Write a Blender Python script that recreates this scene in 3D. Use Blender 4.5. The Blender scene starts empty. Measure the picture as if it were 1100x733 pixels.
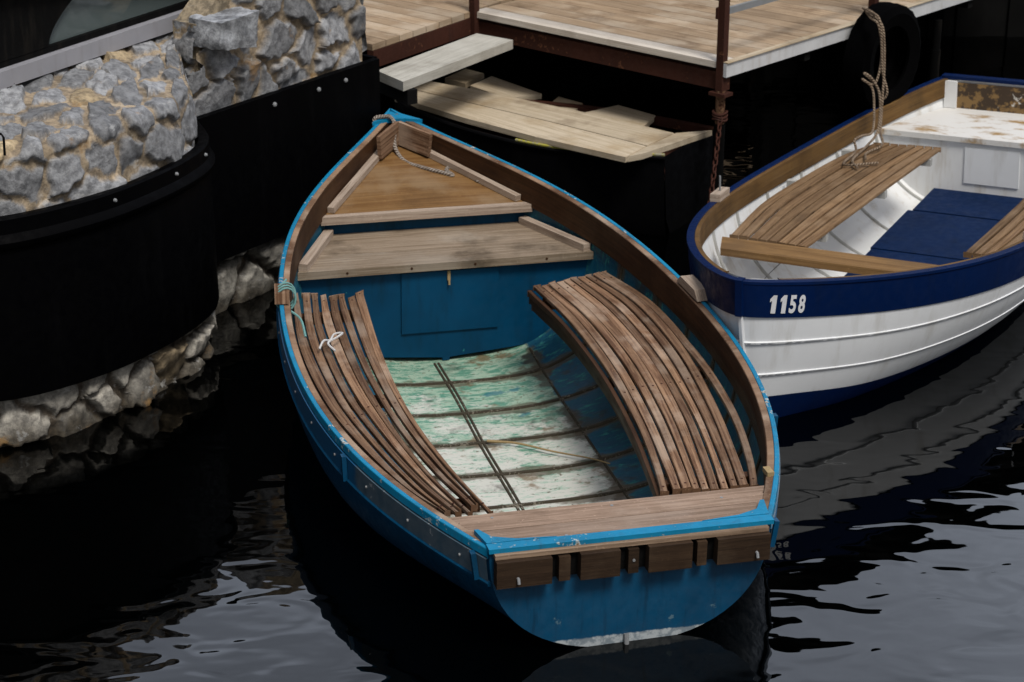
import bpy, math, random
import numpy as np
from mathutils import Vector, Matrix, geometry
random.seed(7); rng = np.random.default_rng(11)
C = bpy.context.scene; COL = C.collection
R = math.radians

# ------------------------------------------------------------ camera, sky, sun, exposure
TH, H, F = 0.3900719512951321, 4.183725687054496, 2200.084
cam = bpy.data.objects.new('camera', bpy.data.cameras.new('camera')); COL.objects.link(cam)
cam.location = (0, 0, H); cam.rotation_euler = (math.pi/2 - TH, 0, 0)
cam.data.sensor_width = 36; cam.data.lens = F/1100*36; cam.data.clip_end = 3000; cam.data.clip_start = .05
cam.data.dof.use_dof = True; cam.data.dof.focus_distance = 8.9; cam.data.dof.aperture_fstop = 5.0
C.camera = cam
W = bpy.data.worlds.new('World'); C.world = W; W.use_nodes = True
SUN_EL, SUN_AZ = R(58), R(152)      # azimuth clockwise from +Y
def build_world():
    nt = W.node_tree; nt.nodes.clear()
    out = nt.nodes.new('ShaderNodeOutputWorld'); bg = nt.nodes.new('ShaderNodeBackground')
    sky = nt.nodes.new('ShaderNodeTexSky'); sky.sky_type = 'NISHITA'; sky.sun_disc = False
    sky.sun_elevation = SUN_EL; sky.sun_rotation = SUN_AZ; sky.dust_density = 4; sky.air_density = 1.0
    hs = nt.nodes.new('ShaderNodeHueSaturation'); hs.inputs['Saturation'].default_value = .42
    tc = nt.nodes.new('ShaderNodeTexCoord'); mp = nt.nodes.new('ShaderNodeMapping'); mp.inputs['Scale'].default_value = (1, 1, 2.2)
    no = nt.nodes.new('ShaderNodeTexNoise'); no.inputs['Scale'].default_value = 3.2; no.inputs['Detail'].default_value = 7
    rp = nt.nodes.new('ShaderNodeMapRange'); rp.inputs['From Min'].default_value = .3; rp.inputs['From Max'].default_value = .7
    rp.inputs['To Min'].default_value = .62; rp.inputs['To Max'].default_value = 1.25
    mx = nt.nodes.new('ShaderNodeMix'); mx.data_type = 'RGBA'; mx.blend_type = 'MULTIPLY'; mx.inputs[0].default_value = 1
    L = nt.links.new
    L(sky.outputs[0], hs.inputs['Color']); L(tc.outputs['Generated'], mp.inputs[0]); L(mp.outputs[0], no.inputs['Vector'])
    L(no.outputs[0], rp.inputs[0]); L(hs.outputs[0], mx.inputs[6]); L(rp.outputs[0], mx.inputs[7])
    vm = nt.nodes.new('ShaderNodeVectorMath'); vm.operation = 'DOT_PRODUCT'; L(tc.outputs['Generated'], vm.inputs[0])
    vm.inputs[1].default_value = Vector((.10, .86, .50)).normalized()
    gr = nt.nodes.new('ShaderNodeMapRange'); gr.interpolation_type = 'SMOOTHSTEP'; L(vm.outputs['Value'], gr.inputs[0])   # thin bright cloud to the north, heavier cloud elsewhere
    gr.inputs['From Min'].default_value = .45; gr.inputs['From Max'].default_value = .97; gr.inputs['To Min'].default_value = .8; gr.inputs['To Max'].default_value = 8.2
    m2 = nt.nodes.new('ShaderNodeMix'); m2.data_type = 'RGBA'; m2.blend_type = 'MULTIPLY'; m2.inputs[0].default_value = 1
    L(mx.outputs[2], m2.inputs[6]); L(gr.outputs[0], m2.inputs[7])
    L(m2.outputs[2], bg.inputs[0]); bg.inputs[1].default_value = .085; L(bg.outputs[0], out.inputs[0])
build_world()
sl = bpy.data.lights.new('sun', 'SUN'); so = bpy.data.objects.new('sun', sl); COL.objects.link(so)
sl.energy = 2.1; sl.angle = R(16); sl.color = (1, .96, .9)
sd = Vector((math.sin(SUN_AZ)*math.cos(SUN_EL), math.cos(SUN_AZ)*math.cos(SUN_EL), math.sin(SUN_EL)))
so.rotation_euler = sd.to_track_quat('Z', 'Y').to_euler()
C.view_settings.view_transform = 'Standard'; C.view_settings.look = 'None'; C.view_settings.gamma = 1
C.view_settings.exposure = .12
C.render.engine = 'CYCLES'; C.cycles.use_denoising = True; C.cycles.max_bounces = 6

ZW = -.06                            # water level
def at(x, y, z):                     # authoring help: where the sight line through a photo point meets height z
    dx, dy = (x-550)/F, -(y-366.5)/F
    d = Vector((dx, math.cos(TH)+dy*math.sin(TH), -math.sin(TH)+dy*math.cos(TH)))
    return Vector((0, 0, H)) + d*((z-H)/d.z)

# ------------------------------------------------------------ materials
class NT:
    def __init__(s, name, rough=.6):
        s.m = bpy.data.materials.new(name); s.m.use_nodes = True; s.t = s.m.node_tree
        s.b = s.t.nodes['Principled BSDF']; s.b.inputs['Roughness'].default_value = rough
    def n(s, ty, **kw):
        n = s.t.nodes.new('ShaderNode'+ty)
        for k, v in kw.items():
            if k.startswith('_'): setattr(n, k[1:], v)
            else:
                key = int(k[1:]) if k[0] == 'i' and k[1:].isdigit() else k.replace('__', ' ')
                if hasattr(v, 'is_output'): s.t.links.new(v, n.inputs[key])
                else: n.inputs[key].default_value = v
        return n
    def lk(s, a, key): s.t.links.new(a, s.b.inputs[key])
    def math(s, op, a, b=0., c=False):
        n = s.n('Math', _operation=op, i0=a, i1=b); n.use_clamp = c; return n.outputs[0]
    def mix(s, f, a, b, blend='MIX'):
        return s.n('Mix', _data_type='RGBA', _blend_type=blend, i0=f, i6=c4(a), i7=c4(b)).outputs[2]
    def noise(s, vec, scale, detail=4, rough=.55, dist=0.):
        return s.n('TexNoise', Vector=vec, Scale=scale, Detail=detail, Roughness=rough, Distortion=dist).outputs[0]
    def mr(s, v, a, b, c=0., d=1., smooth=True):
        n = s.n('MapRange', Value=v, From__Min=a, From__Max=b, To__Min=c, To__Max=d)
        if smooth: n.interpolation_type = 'SMOOTHSTEP'
        return n.outputs[0]
    def map(s, vec, sc=(1,1,1), loc=(0,0,0)):
        return s.n('Mapping', Vector=vec, Scale=sc, Location=loc).outputs[0]
    def tc(s, k='Object'): return s.n('TexCoord').outputs[k]
    def bump(s, h, dist=.003, st=1.):
        s.lk(s.n('Bump', Height=h, Distance=dist, Strength=st).outputs[0], 'Normal')
def c4(c):
    return c if hasattr(c, 'is_output') or len(c) == 4 else (*c, 1.)

def wood(name, a, b, dark, tone=.25, rough=.7, stain=None, stain_amt=.5, gs=1., blotch=.35, bump=.0012):
    n = NT(name, rough); uv = n.tc('UV'); ob = n.tc('Object'); n.b.inputs['Specular IOR Level'].default_value = .18
    g1 = n.noise(n.map(uv, (2.0*gs, 62*gs, 1)), 1., 7, .66, .7)
    g2 = n.noise(n.map(uv, (5*gs, 160*gs, 1)), 1., 3, .6)
    v = n.n('SeparateXYZ', Vector=uv).outputs[1]; k = n.math('FLOOR', n.math('DIVIDE', v, 10.))
    ob = n.n('VectorMath', _operation='ADD', i0=ob, i1=n.n('CombineXYZ', X=n.math('MULTIPLY', k, 3.7), Y=n.math('MULTIPLY', k, 1.9)).outputs[0]).outputs[0]
    bl = n.noise(ob, 3.1, 5, .6)
    sp = n.noise(ob, 75, 4, .7)
    col = n.mix(n.mr(g1, .36, .64), a, b)
    col = n.mix(n.mr(sp, .60, .70, 0, .5), col, tuple(min(1, c_*1.7) for c_ in a))
    col = n.mix(n.math('MULTIPLY', n.mr(g2, .56, .72), .6), col, dark)
    col = n.mix(n.math('MULTIPLY', n.mr(bl, .5, .72), blotch), col, dark)
    if stain: col = n.mix(n.math('MULTIPLY', n.mr(n.noise(n.map(ob, loc=(3, 8, 1)), 2.3, 6, .62), .48, .66), stain_amt), col, stain)
    wn = n.n('TexWhiteNoise', _noise_dimensions='1D', W=k).outputs[0]
    t = n.mr(wn, 0, 1, 1-tone, 1+tone, False)
    col = n.mix(1., col, n.n('CombineColor', Red=t, Green=t, Blue=t).outputs[0], 'MULTIPLY')
    n.lk(col, 'Base Color'); n.lk(n.mr(bl, .3, .7, rough-.12, min(1, rough+.15)), 'Roughness')
    n.bump(n.math('ADD', g1, n.math('MULTIPLY', g2, .6)), bump)
    return n.m

def paint(name, col, chip=None, amt=.62, rough=.45, dirt=(.03, .025, .02), dirt_amt=.35, sc=1., var=.25, chip2=None, spec=.4):
    n = NT(name, rough); ob = n.tc('Object'); n.b.inputs['Specular IOR Level'].default_value = spec*.6
    big = n.noise(ob, 2.2*sc, 5, .6); fine = n.noise(ob, 23*sc, 6, .65); st = n.noise(n.map(ob, (6, 6, 1)), 2*sc, 5, .6)
    c = n.mix(n.mr(big, .3, .7, 0, var), col, tuple(x*.45 for x in col))
    c = n.mix(n.math('MULTIPLY', n.mr(st, .5, .75), dirt_amt), c, dirt)
    h = fine
    if chip:
        f = n.math('ADD', n.math('MULTIPLY', fine, .6), n.math('MULTIPLY', big, .4))
        mk = n.mr(f, amt, amt+.02)
        c = n.mix(mk, c, chip); h = n.math('SUBTRACT', n.math('MULTIPLY', fine, .2), n.math('MULTIPLY', mk, .6))
        if chip2: c = n.mix(n.mr(f, amt+.05, amt+.07), c, chip2)
    n.lk(c, 'Base Color'); n.lk(n.mr(fine, .3, .7, rough-.1, rough+.2), 'Roughness'); n.bump(h, .0012)
    return n.m

M = {}
M['slat'] = wood('slat_wood', (.26, .155, .090), (.095, .046, .024), (.018, .009, .005), .36, .7, (.40, .31, .235), .5)
M['slat_ochre'] = wood('ochre_slat_wood', (.225, .140, .072), (.125, .070, .033), (.03, .016, .009), .3, .7, (.30, .21, .13), .35)
M['bench'] = wood('stern_bench_wood', (.32, .225, .165), (.20, .135, .095), (.07, .045, .03), .14, .75, (.38, .30, .24), .4)
M['thwart'] = wood('thwart_wood', (.30, .235, .17), (.19, .14, .095), (.045, .033, .022), .12, .75, (.36, .31, .25), .45, blotch=.7)
M['plywood'] = wood('plywood', (.21, .115, .042), (.14, .068, .021), (.06, .03, .012), .05, .6, (.25, .17, .095), .55, .5, .4)
M['cleat'] = wood('cleat_wood', (.42, .34, .27), (.28, .21, .16), (.10, .07, .05), .12, .8)
M['inwale'] = wood('inwale_wood', (.058, .025, .010), (.032, .013, .005), (.012, .006, .003), .1, .6, (.085, .045, .02), .35)
M['rail_cap'] = wood('rail_cap_wood', (.30, .19, .12), (.10, .05, .026), (.04, .022, .014), .1, .75, (.42, .33, .25), .6)
M['ochre_dark'] = wood('dark_ochre_wood', (.15, .082, .026), (.10, .052, .016), (.03, .015, .006), .1, .65, (.05, .03, .012), .5, .6)
M['ochre'] = wood('ochre_wood', (.235, .135, .052), (.15, .08, .028), (.045, .022, .009), .1, .6, (.10, .06, .03), .5, .6)
M['pad'] = wood('pad_wood', (.046, .027, .015), (.028, .016, .009), (.010, .006, .004), .3, .85, (.10, .07, .045), .4)
M['pad_top'] = wood('pad_top_wood', (.34, .24, .165), (.22, .15, .10), (.07, .045, .03), .1, .8)
M['deck'] = wood('deck_wood', (.41, .305, .205), (.29, .205, .13), (.10, .06, .034), .16, .8, (.53, .445, .345), .55, .7, .6)
M['deck_pale'] = wood('pale_deck_wood', (.68, .62, .54), (.56, .49, .41), (.25, .2, .15), .08, .8)
M['plank'] = wood('plank_wood', (.53, .45, .335), (.42, .345, .245), (.15, .105, .062), .10, .8, (.34, .245, .135), .55, .6, .55)
M['plank_grey'] = wood('grey_plank_wood', (.52, .50, .44), (.40, .38, .33), (.16, .14, .11), .08, .8, (.6, .58, .52), .4)
M['blue'] = paint('blue_paint', (.0012, .056, .130), (.03, .20, .22), .655, .45, (.004, .02, .035), .6, 1., .5, spec=.25)
M['blue_hull'] = paint('blue_hull_paint', (.0015, .060, .140), (.06, .18, .22), .67, .42, (.006, .02, .03), .5, 1., .45)
M['light_blue'] = paint('light_blue_paint', (.003, .205, .385), (.38, .43, .43), .575, .5, (.03, .06, .08), .4, 1.6, .5, (.2, .13, .08))
M['navy'] = paint('navy_paint', (.0004, .0105, .060), (.08, .12, .2), .70, .45, (.006, .01, .02), .3, .9, .2, spec=.2)
M['navy_floor'] = paint('navy_floor_paint', (.0004, .014, .062), (.003, .03, .085), .66, .6, (.002, .006, .016), .5, .9, .4, spec=.2)
M['white'] = paint('white_hull_paint', (.80, .82, .84), (.36, .36, .34), .72, .4, (.52, .51, .48), .5, .8, .12)
M['white_in'] = paint('white_inner_paint', (.79, .80, .80), (.28, .23, .17), .71, .5, (.42, .35, .25), .5, .9, .15)
M['rubber'] = paint('black_rubber', (.0012, .0012, .0016), (.010, .010, .011), .70, .5, (.003, .003, .0034), .5, .9, .3, spec=.05)
M['black_hull'] = paint('black_hull_paint', (.0025, .0025, .003), (.02, .02, .02), .72, .5, (.006, .0055, .005), .4, .7, .3, spec=.08)
M['rust'] = paint('rusty_steel', (.052, .016, .009), (.12, .05, .025), .6, .75, (.02, .01, .008), .5, 1.5, .5)
M['rust_pole'] = paint('rusty_pole', (.16, .085, .045), (.05, .02, .01), .5, .8, (.3, .22, .16), .5, 3., .5)
M['steel'] = paint('galvanised_steel', (.24, .25, .26), None, .6, .45, (.2, .19, .18), .4, 3)
M['white_trim'] = paint('white_trim_paint', (.60, .61, .62), (.3, .27, .22), .70, .6, (.35, .32, .28), .4, 2)
M['grey_sill'] = paint('grey_sill_paint', (.33, .33, .36), (.2, .2, .2), .72, .45, (.22, .21, .21), .4, 1.2)
M['redboard'] = paint('red_brown_board', (.035, .012, .009), None, .6, .7, (.02, .01, .008), .5)
M['dark_frame'] = paint('black_frame', (.003, .003, .003), None, .6, .6, spec=.15)
M['timber_dark'] = wood('black_timber', (.0035, .0033, .003), (.002, .002, .002), (.001, .001, .001), .3, .95)
M['roofdark'] = paint('dark_roofing', (.003, .003, .003), None, .6, .95, spec=.1)
M['tyre'] = paint('tyre_rubber', (.0013, .0013, .0015), None, .6, .9, (.002, .002, .002), .4, 4, spec=.04)
def rope_mat(name, a, b):            # laid strands: a spiral ridge round the rope
    n = NT(name, .9); u = n.n('SeparateXYZ', Vector=n.tc('UV')); n.b.inputs['Specular IOR Level'].default_value = .1
    w = n.math('SINE', n.math('ADD', n.math('MULTIPLY', u.outputs[0], 330.), n.math('MULTIPLY', u.outputs[1], 250.)))
    f = n.noise(n.tc('Object'), 18, 5, .65)
    c = n.mix(n.mr(w, -.9, .3), b, a); c = n.mix(n.mr(f, .42, .68, 0, .75), c, b); n.lk(c, 'Base Color'); n.bump(w, .003); return n.m
M['rope'] = rope_mat('rope_fibre', (.36, .28, .205), (.11, .075, .05))
M['rope_pale'] = rope_mat('pale_rope_fibre', (.42, .37, .325), (.15, .12, .095))
M['twine_teal'] = paint('teal_twine', (.16, .36, .35), None, .6, .9, (.3, .3, .25), .5, 14)
M['twine_white'] = paint('white_twine', (.6, .6, .6), None, .6, .9, (.4, .4, .4), .4, 14)
M['reed'] = paint('dry_reed', (.36, .26, .13), None, .6, .8, (.2, .13, .06), .5, 14)
M['digits'] = paint('white_digit_paint', (.74, .75, .77), (.3, .32, .4), .70, .5, (.5, .5, .5), .3, 3)
M['seam'] = paint('rib_seam_wood', (.05, .04, .026), (.20, .18, .14), .56, .8, (.03, .025, .015), .5, 4)
M['rib_white'] = paint('rib_white_paint', (.42, .42, .40), (.15, .12, .09), .62, .6, (.2, .17, .13), .5, 3)

RIBS = (3.02, 2.62, 2.24, 1.88, 1.53, 1.2, .86)
def inner_hull_mat():                # worn paint of the blue boat's inside: blue sides, green then bare white bottom
    n = NT('worn_inner_paint', .55); ob = n.tc('Object'); s = n.n('SeparateXYZ', Vector=ob)
    x, y = s.outputs[0], s.outputs[1]
    n1 = n.noise(n.map(ob, (1, 1.2, 1)), 3.0, 8, .66); n2 = n.noise(n.map(ob, (.75, 2.6, 1)), 14, 10, .78, .3); n3 = n.noise(ob, 34, 5, .65)
    nb = n.math('SUBTRACT', n1, .5)
    ax = n.math('ABSOLUTE', x)
    d = n.math('SUBTRACT', ax, n.math('ADD', n.math('MULTIPLY', nb, .14), n.math('MULTIPLY', n.math('SUBTRACT', n2, .5), .07)))         # distance from the centre line, roughened
    flat = n.mr(d, .448, .468, 1, 0)                                 # 1 on the bottom boards
    aft = n.mr(n.math('ADD', y, n.math('MULTIPLY', nb, 2.2)), 1.3, 3.3, 1, 0, False)
    blue = n.mix(n.mr(n2, .45, .66, 0, .7), (.0015, .060, .115), (.003, .115, .145))
    blue = n.mix(n.mr(n.math('ADD', n.math('MULTIPLY', n2, .7), n.math('MULTIPLY', n1, .3)), .54, .575), blue, (.03, .20, .19))
    green = n.mix(n.mr(n2, .46, .50), (.10, .27, .19), (.33, .46, .35))
    white = n.mix(n.mr(n2, .53, .56), (.58, .58, .52), (.36, .48, .39))
    pw = n.math('ADD', n.math('ADD', n.math('MULTIPLY', n2, .55), n.math('MULTIPLY', aft, .34)), n.math('MULTIPLY', n.math('SUBTRACT', n.noise(n.map(ob, (1, 1.6, 1), (9, 4, 2)), 5.2, 5, .6), .5), .55))
    bot = n.mix(n.mr(pw, .40, .47), green, white)
    bot = n.mix(n.math('MULTIPLY', n.mr(n.math('ADD', n.math('MULTIPLY', n2, .5), n.math('MULTIPLY', n3, .5)), .575, .585), .9), bot, (.13, .10, .065))
    bot = n.mix(n.mr(n.math('SUBTRACT', n1, n.math('MULTIPLY', aft, .12)), .60, .62, 0, .7), bot, (.005, .13, .18))
    bot = n.mix(n.mr(n.noise(n.map(ob, loc=(5, 2, 1)), 4.2, 6, .65), .56, .66, 0, .8), bot, (.17, .105, .045))
    col = n.mix(flat, blue, bot)
    # grime gathers along the curved side boards
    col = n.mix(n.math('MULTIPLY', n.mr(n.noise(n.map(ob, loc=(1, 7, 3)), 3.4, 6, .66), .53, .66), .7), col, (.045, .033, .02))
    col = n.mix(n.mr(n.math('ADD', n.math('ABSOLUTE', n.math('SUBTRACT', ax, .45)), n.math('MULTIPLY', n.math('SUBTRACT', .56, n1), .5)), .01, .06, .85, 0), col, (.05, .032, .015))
    dm = None
    for ry in RIBS:
        d_ = n.math('ABSOLUTE', n.math('SUBTRACT', y, ry)); dm = d_ if dm is None else n.math('MINIMUM', dm, d_)
    dm = n.math('SUBTRACT', dm, n.math('MULTIPLY', n.math('SUBTRACT', n1, .42), .20))
    col = n.mix(n.mr(dm, .012, .035, .75, 0), col, (.075, .05, .022))
    n.lk(col, 'Base Color'); n.lk(n.mr(n2, .3, .7, .4, .75), 'Roughness'); n.bump(n.math('ADD', n2, n3), .003)
    return n.m
M['inner'] = inner_hull_mat()

def transom_mat():                   # blue above, scuffed white below the paint line
    n = NT('transom_paint', .4); ob = n.tc('Object'); s = n.n('SeparateXYZ', Vector=ob)
    f = n.noise(ob, 24, 6, .7); g = n.noise(n.map(ob, (1, 1, .5)), 3, 5, .6)
    c = n.mix(n.mr(g, .35, .7), (.0015, .064, .145), (.001, .042, .098))
    c = n.mix(n.mr(n.noise(n.map(ob, (16, 1, 1.4)), 1.5, 6, .7), .52, .70, 0, .55), c, (.001, .022, .05))
    c = n.mix(n.mr(n.noise(n.map(ob, (3, 1, 22), (2, 0, 1)), 1.6, 6, .75), .66, .70, 0, .35), c, (.05, .16, .22))
    zz = n.math('ADD', s.outputs[2], n.math('MULTIPLY', n.math('SUBTRACT', f, .5), .022))
    w = n.mix(n.mr(f, .42, .56), (.42, .46, .48), (.20, .24, .27))
    c = n.mix(n.mr(zz, -.026, -.018, 1, 0), c, w)
    c = n.mix(n.mr(n.noise(ob, 9, 6, .7), .66, .69, 0, .7), c, (.12, .2, .24))
    n.lk(c, 'Base Color'); n.lk(n.mr(f, .3, .7, .32, .55), 'Roughness'); n.bump(f, .0008)
    return n.m
M['transom'] = transom_mat()

def strake_mat():                    # blue sheer strake, faded grey towards the stern
    n = NT('faded_strake_paint', .5); ob = n.tc('Object'); s = n.n('SeparateXYZ', Vector=ob)
    f = n.noise(ob, 14, 6, .65)
    y = n.math('ADD', s.outputs[1], n.math('MULTIPLY', n.math('SUBTRACT', f, .5), .12))
    c = n.mix(n.mr(f, .35, .65), (.055, .10, .14), (.09, .13, .165))
    c = n.mix(n.mr(f, .66, .68), c, (.30, .33, .35))
    c = n.mix(n.mr(y, .86, .90), c, (.005, .085, .20))
    n.lk(c, 'Base Color'); n.bump(f, .001)
    return n.m
M['strake'] = strake_mat()

def patch_mat():
    n = NT('flaking_transom_paint', .7); ob = n.tc('Object')
    f = n.noise(ob, 9, 7, .7); g = n.noise(n.map(ob, loc=(4, 1, 2)), 5, 6, .7)
    c = n.mix(n.mr(f, .48, .54), (.045, .026, .012), (.22, .13, .045))
    c = n.mix(n.mr(g, .61, .635), c, (.6, .58, .54)); n.lk(c, 'Base Color'); n.bump(f, .003); return n.m
M['patch'] = patch_mat()
def seat_mat():
    n = NT('rust_stained_white_paint', .5); ob = n.tc('Object')
    f = n.noise(n.map(ob, (1, 2, 1)), 3.2, 7, .68)
    c = n.mix(n.mr(f, .50, .66), (.72, .71, .68), (.34, .20, .06)); n.lk(c, 'Base Color'); return n.m
M['seat_stained'] = seat_mat()

def stone_mat():
    n = NT('rubble_stone', .9); ob = n.tc('Object')
    a = n.n('Attribute', _attribute_name='stone').outputs[0]
    f = n.noise(ob, 22, 8, .7); g = n.noise(ob, 90, 4, .6); v = n.noise(n.map(ob, (1, 1, 2)), 9, 6, .7, .4)
    gs = n.n('CombineColor', Red=n.mr(f, .32, .68, .55, 1.5), Green=n.mr(f, .32, .68, .55, 1.5), Blue=n.mr(f, .32, .68, .56, 1.5)).outputs[0]
    c = n.mix(1., a, gs, 'MULTIPLY')
    c = n.mix(n.mr(v, .58, .68, 0, .45), c, (.50, .50, .49)); c = n.mix(n.mr(n.noise(n.map(ob, loc=(2, 5, 1)), 14, 8, .72), .60, .68, 0, .6), c, (.06, .06, .06)); c = n.mix(n.mr(n.noise(ob, 5, 6, .65), .6, .74, 0, .8), c, (.30, .17, .055))
    n.lk(c, 'Base Color'); n.bump(n.math('ADD', n.math('MULTIPLY', f, .6), n.math('MULTIPLY', g, .35)), .012)
    return n.m
M['stone'] = stone_mat()

def glass_mat():
    n = NT('window_glass', .06); n.b.inputs['Base Color'].default_value = (.10, .125, .125, 1)
    n.b.inputs['Specular IOR Level'].default_value = .8; return n.m
M['glass'] = glass_mat()

def water_mat():
    n = NT('lake_water', .015); n.b.inputs['Base Color'].default_value = (.0002, .0003, .0003, 1); n.b.inputs['IOR'].default_value = 1.38
    ob = n.tc('Object')
    a = n.noise(n.map(ob, (1, 1.3, 1)), 1.0, 1, .5, .2); b = n.noise(n.map(ob, (1, 1.6, 1), (3, 1, 0)), 3.3, 1, .5, .6)
    c = n.noise(n.map(ob, (1, 1.5, 1), (7, 2, 0)), 9, 1, .5)
    h = n.math('ADD', n.math('ADD', n.math('MULTIPLY', a, .6), n.math('MULTIPLY', b, .30)), n.math('MULTIPLY', c, .02))
    n.bump(h, .0165)
    return n.m
M['water'] = water_mat()

# ------------------------------------------------------------ mesh building
_k = [0]
def off():                           # a fresh grain offset per board
    _k[0] += 1; return random.uniform(0, 40), 10*_k[0]+5
class MB:
    def __init__(s): s.v = []; s.f = []; s.uv = []
    def grid(s, P, uo=None, closed=False, flip=False, us=None, vs=None):
        P = [[Vector(p) for p in row] for row in P]; n, m = len(P), len(P[0]); b = len(s.v)
        uo = uo or off()
        ul = [0.]; vl = [0.]; mid = m//2
        for i in range(1, n): ul.append(ul[-1]+(P[i][mid]-P[i-1][mid]).length)
        for j in range(1, m): vl.append(vl[-1]+(P[n//2][j]-P[n//2][j-1]).length)
        vl.append(vl[-1])
        for row in P: s.v += row
        for i in range(n-1):
            for j in range(m if closed else m-1):
                j2 = (j+1) % m
                q = [(i, j), (i+1, j), (i+1, j2), (i, j2)]; jj = [j, j, j+1, j+1]
                uv = [(uo[0]+ul[a[0]], uo[1]+vl[c]) for a, c in zip(q, jj)]
                idx = [b+a*m+c for a, c in q]
                if flip: idx.reverse(); uv.reverse()
                s.f.append(idx); s.uv.append(uv)
        return b
    def poly(s, pts, uo=None, flip=False, ax=None):
        uo = uo or off(); b = len(s.v); pts = [Vector(p) for p in pts]; s.v += pts
        u = Vector(ax).normalized() if ax is not None else (pts[1]-pts[0]).normalized()
        nn = geometry.normal(pts); w = nn.cross(u)
        idx = list(range(b, b+len(pts))); uv = [(uo[0]+(p-pts[0]).dot(u), uo[1]+(p-pts[0]).dot(w)) for p in pts]
        if flip: idx.reverse(); uv.reverse()
        s.f.append(idx); s.uv.append(uv)
    def prism(s, pts, up, uo=None, ax=None):   # closed prism: flat outline pts extruded by vector up
        uo = uo or off(); pts = [Vector(p) for p in pts]; up = Vector(up)
        if geometry.normal(pts).dot(up) < 0: pts.reverse()
        top = [p+up for p in pts]
        s.poly(top, uo, ax=ax); s.poly(list(reversed(pts)), uo, ax=ax)
        for i in range(len(pts)):
            j = (i+1) % len(pts); s.poly([pts[i], pts[j], top[j], top[i]], uo)
    def box(s, c, sx, sy, sz, x=(1, 0, 0), z=(0, 0, 1)):
        c = Vector(c); x = Vector(x).normalized(); z = Vector(z).normalized(); y = z.cross(x)
        a = [c+x*(i*sx/2)+y*(j*sy/2)-z*(sz/2) for i, j in ((-1, -1), (1, -1), (1, 1), (-1, 1))]
        s.prism(a, z*sz, ax=x if sx >= sy else y)
    def beam(s, p, q, w, h, z=(0, 0, 1)):      # board from p to q: w across, h high (centred)
        p = Vector(p); q = Vector(q); d = q-p; x = d.normalized(); zz = Vector(z); y = zz.cross(x).normalized(); zz = x.cross(y)
        s.box((p+q)/2, d.length, w, h, x, zz)
    def sweep(s, path, rows):                   # rows(i) gives the closed section points at path index i
        b = s.grid([rows(i) for i in range(len(path))], closed=True); m = len(rows(0)); n = len(path)
        s.f.append(list(range(b+m-1, b-1, -1))); s.uv.append([(0, 5)]*m)
        s.f.append(list(range(b+(n-1)*m, b+n*m))); s.uv.append([(0, 5)]*m)
    def tube(s, path, r, seg=8):
        path = [Vector(p) for p in path]; rows = []; pv = None
        for i, p in enumerate(path):
            t = (path[min(i+1, len(path)-1)]-path[max(i-1, 0)]).normalized()
            if pv is None: pv = t.orthogonal().normalized()
            pv = (pv-t*pv.dot(t)).normalized(); w = t.cross(pv)
            rr = r(i/(len(path)-1)) if callable(r) else r
            rows.append([p+(pv*math.cos(a)+w*math.sin(a))*rr for a in [2*math.pi*k/seg for k in range(seg)]])
        s.sweep(path, lambda i: rows[i])
    def build(s, name, mat, parent=None, smooth=False, bevel=0):
        me = bpy.data.meshes.new(name); me.from_pydata(s.v, [], s.f); me.update()
        uvl = me.uv_layers.new(name='UVMap')
        flat = np.array([c for f in s.uv for uv in f for c in uv], dtype=np.float32)
        uvl.data.foreach_set('uv', flat)
        me.materials.append(mat)
        o = bpy.data.objects.new(name, me); COL.objects.link(o)
        if parent: o.parent = parent
        if smooth:
            me.polygons.foreach_set('use_smooth', [True]*len(me.polygons)); me.set_sharp_from_angle(angle=R(42))
        if bevel:
            bv = o.modifiers.new('bevel', 'BEVEL'); bv.width = bevel; bv.segments = 2; bv.limit_method = 'ANGLE'; bv.angle_limit = R(40)
        return o
def tag(o, label=None, cat=None, group=None, kind=None):
    if label: o['label'] = label
    if cat: o['category'] = cat
    if group: o['group'] = group
    if kind: o['kind'] = kind
    return o
def thing(name, loc, rot, label, cat, group=None):
    o = bpy.data.objects.new(name, None); COL.objects.link(o); o.location = loc; o.rotation_euler = rot
    o.empty_display_size = .2; return tag(o, label, cat, group)
def spline(pts, n):                  # Catmull-Rom through pts
    P = [Vector(p) for p in pts]; P = [2*P[0]-P[1]]+P+[2*P[-1]-P[-2]]; out = []; m = len(P)-3
    for k in range(n+1):
        t = k/n*m; i = min(int(t), m-1); t -= i; a, b, c, d = P[i:i+4]
        out.append(.5*((2*b)+(-a+c)*t+(2*a-5*b+4*c-d)*t*t+(-a+3*b-3*c+d)*t**3))
    return out
def lerp(a, b, t): return a+(b-a)*t
def sm(t): t = min(1, max(0, t)); return t*t*(3-2*t)

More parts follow.
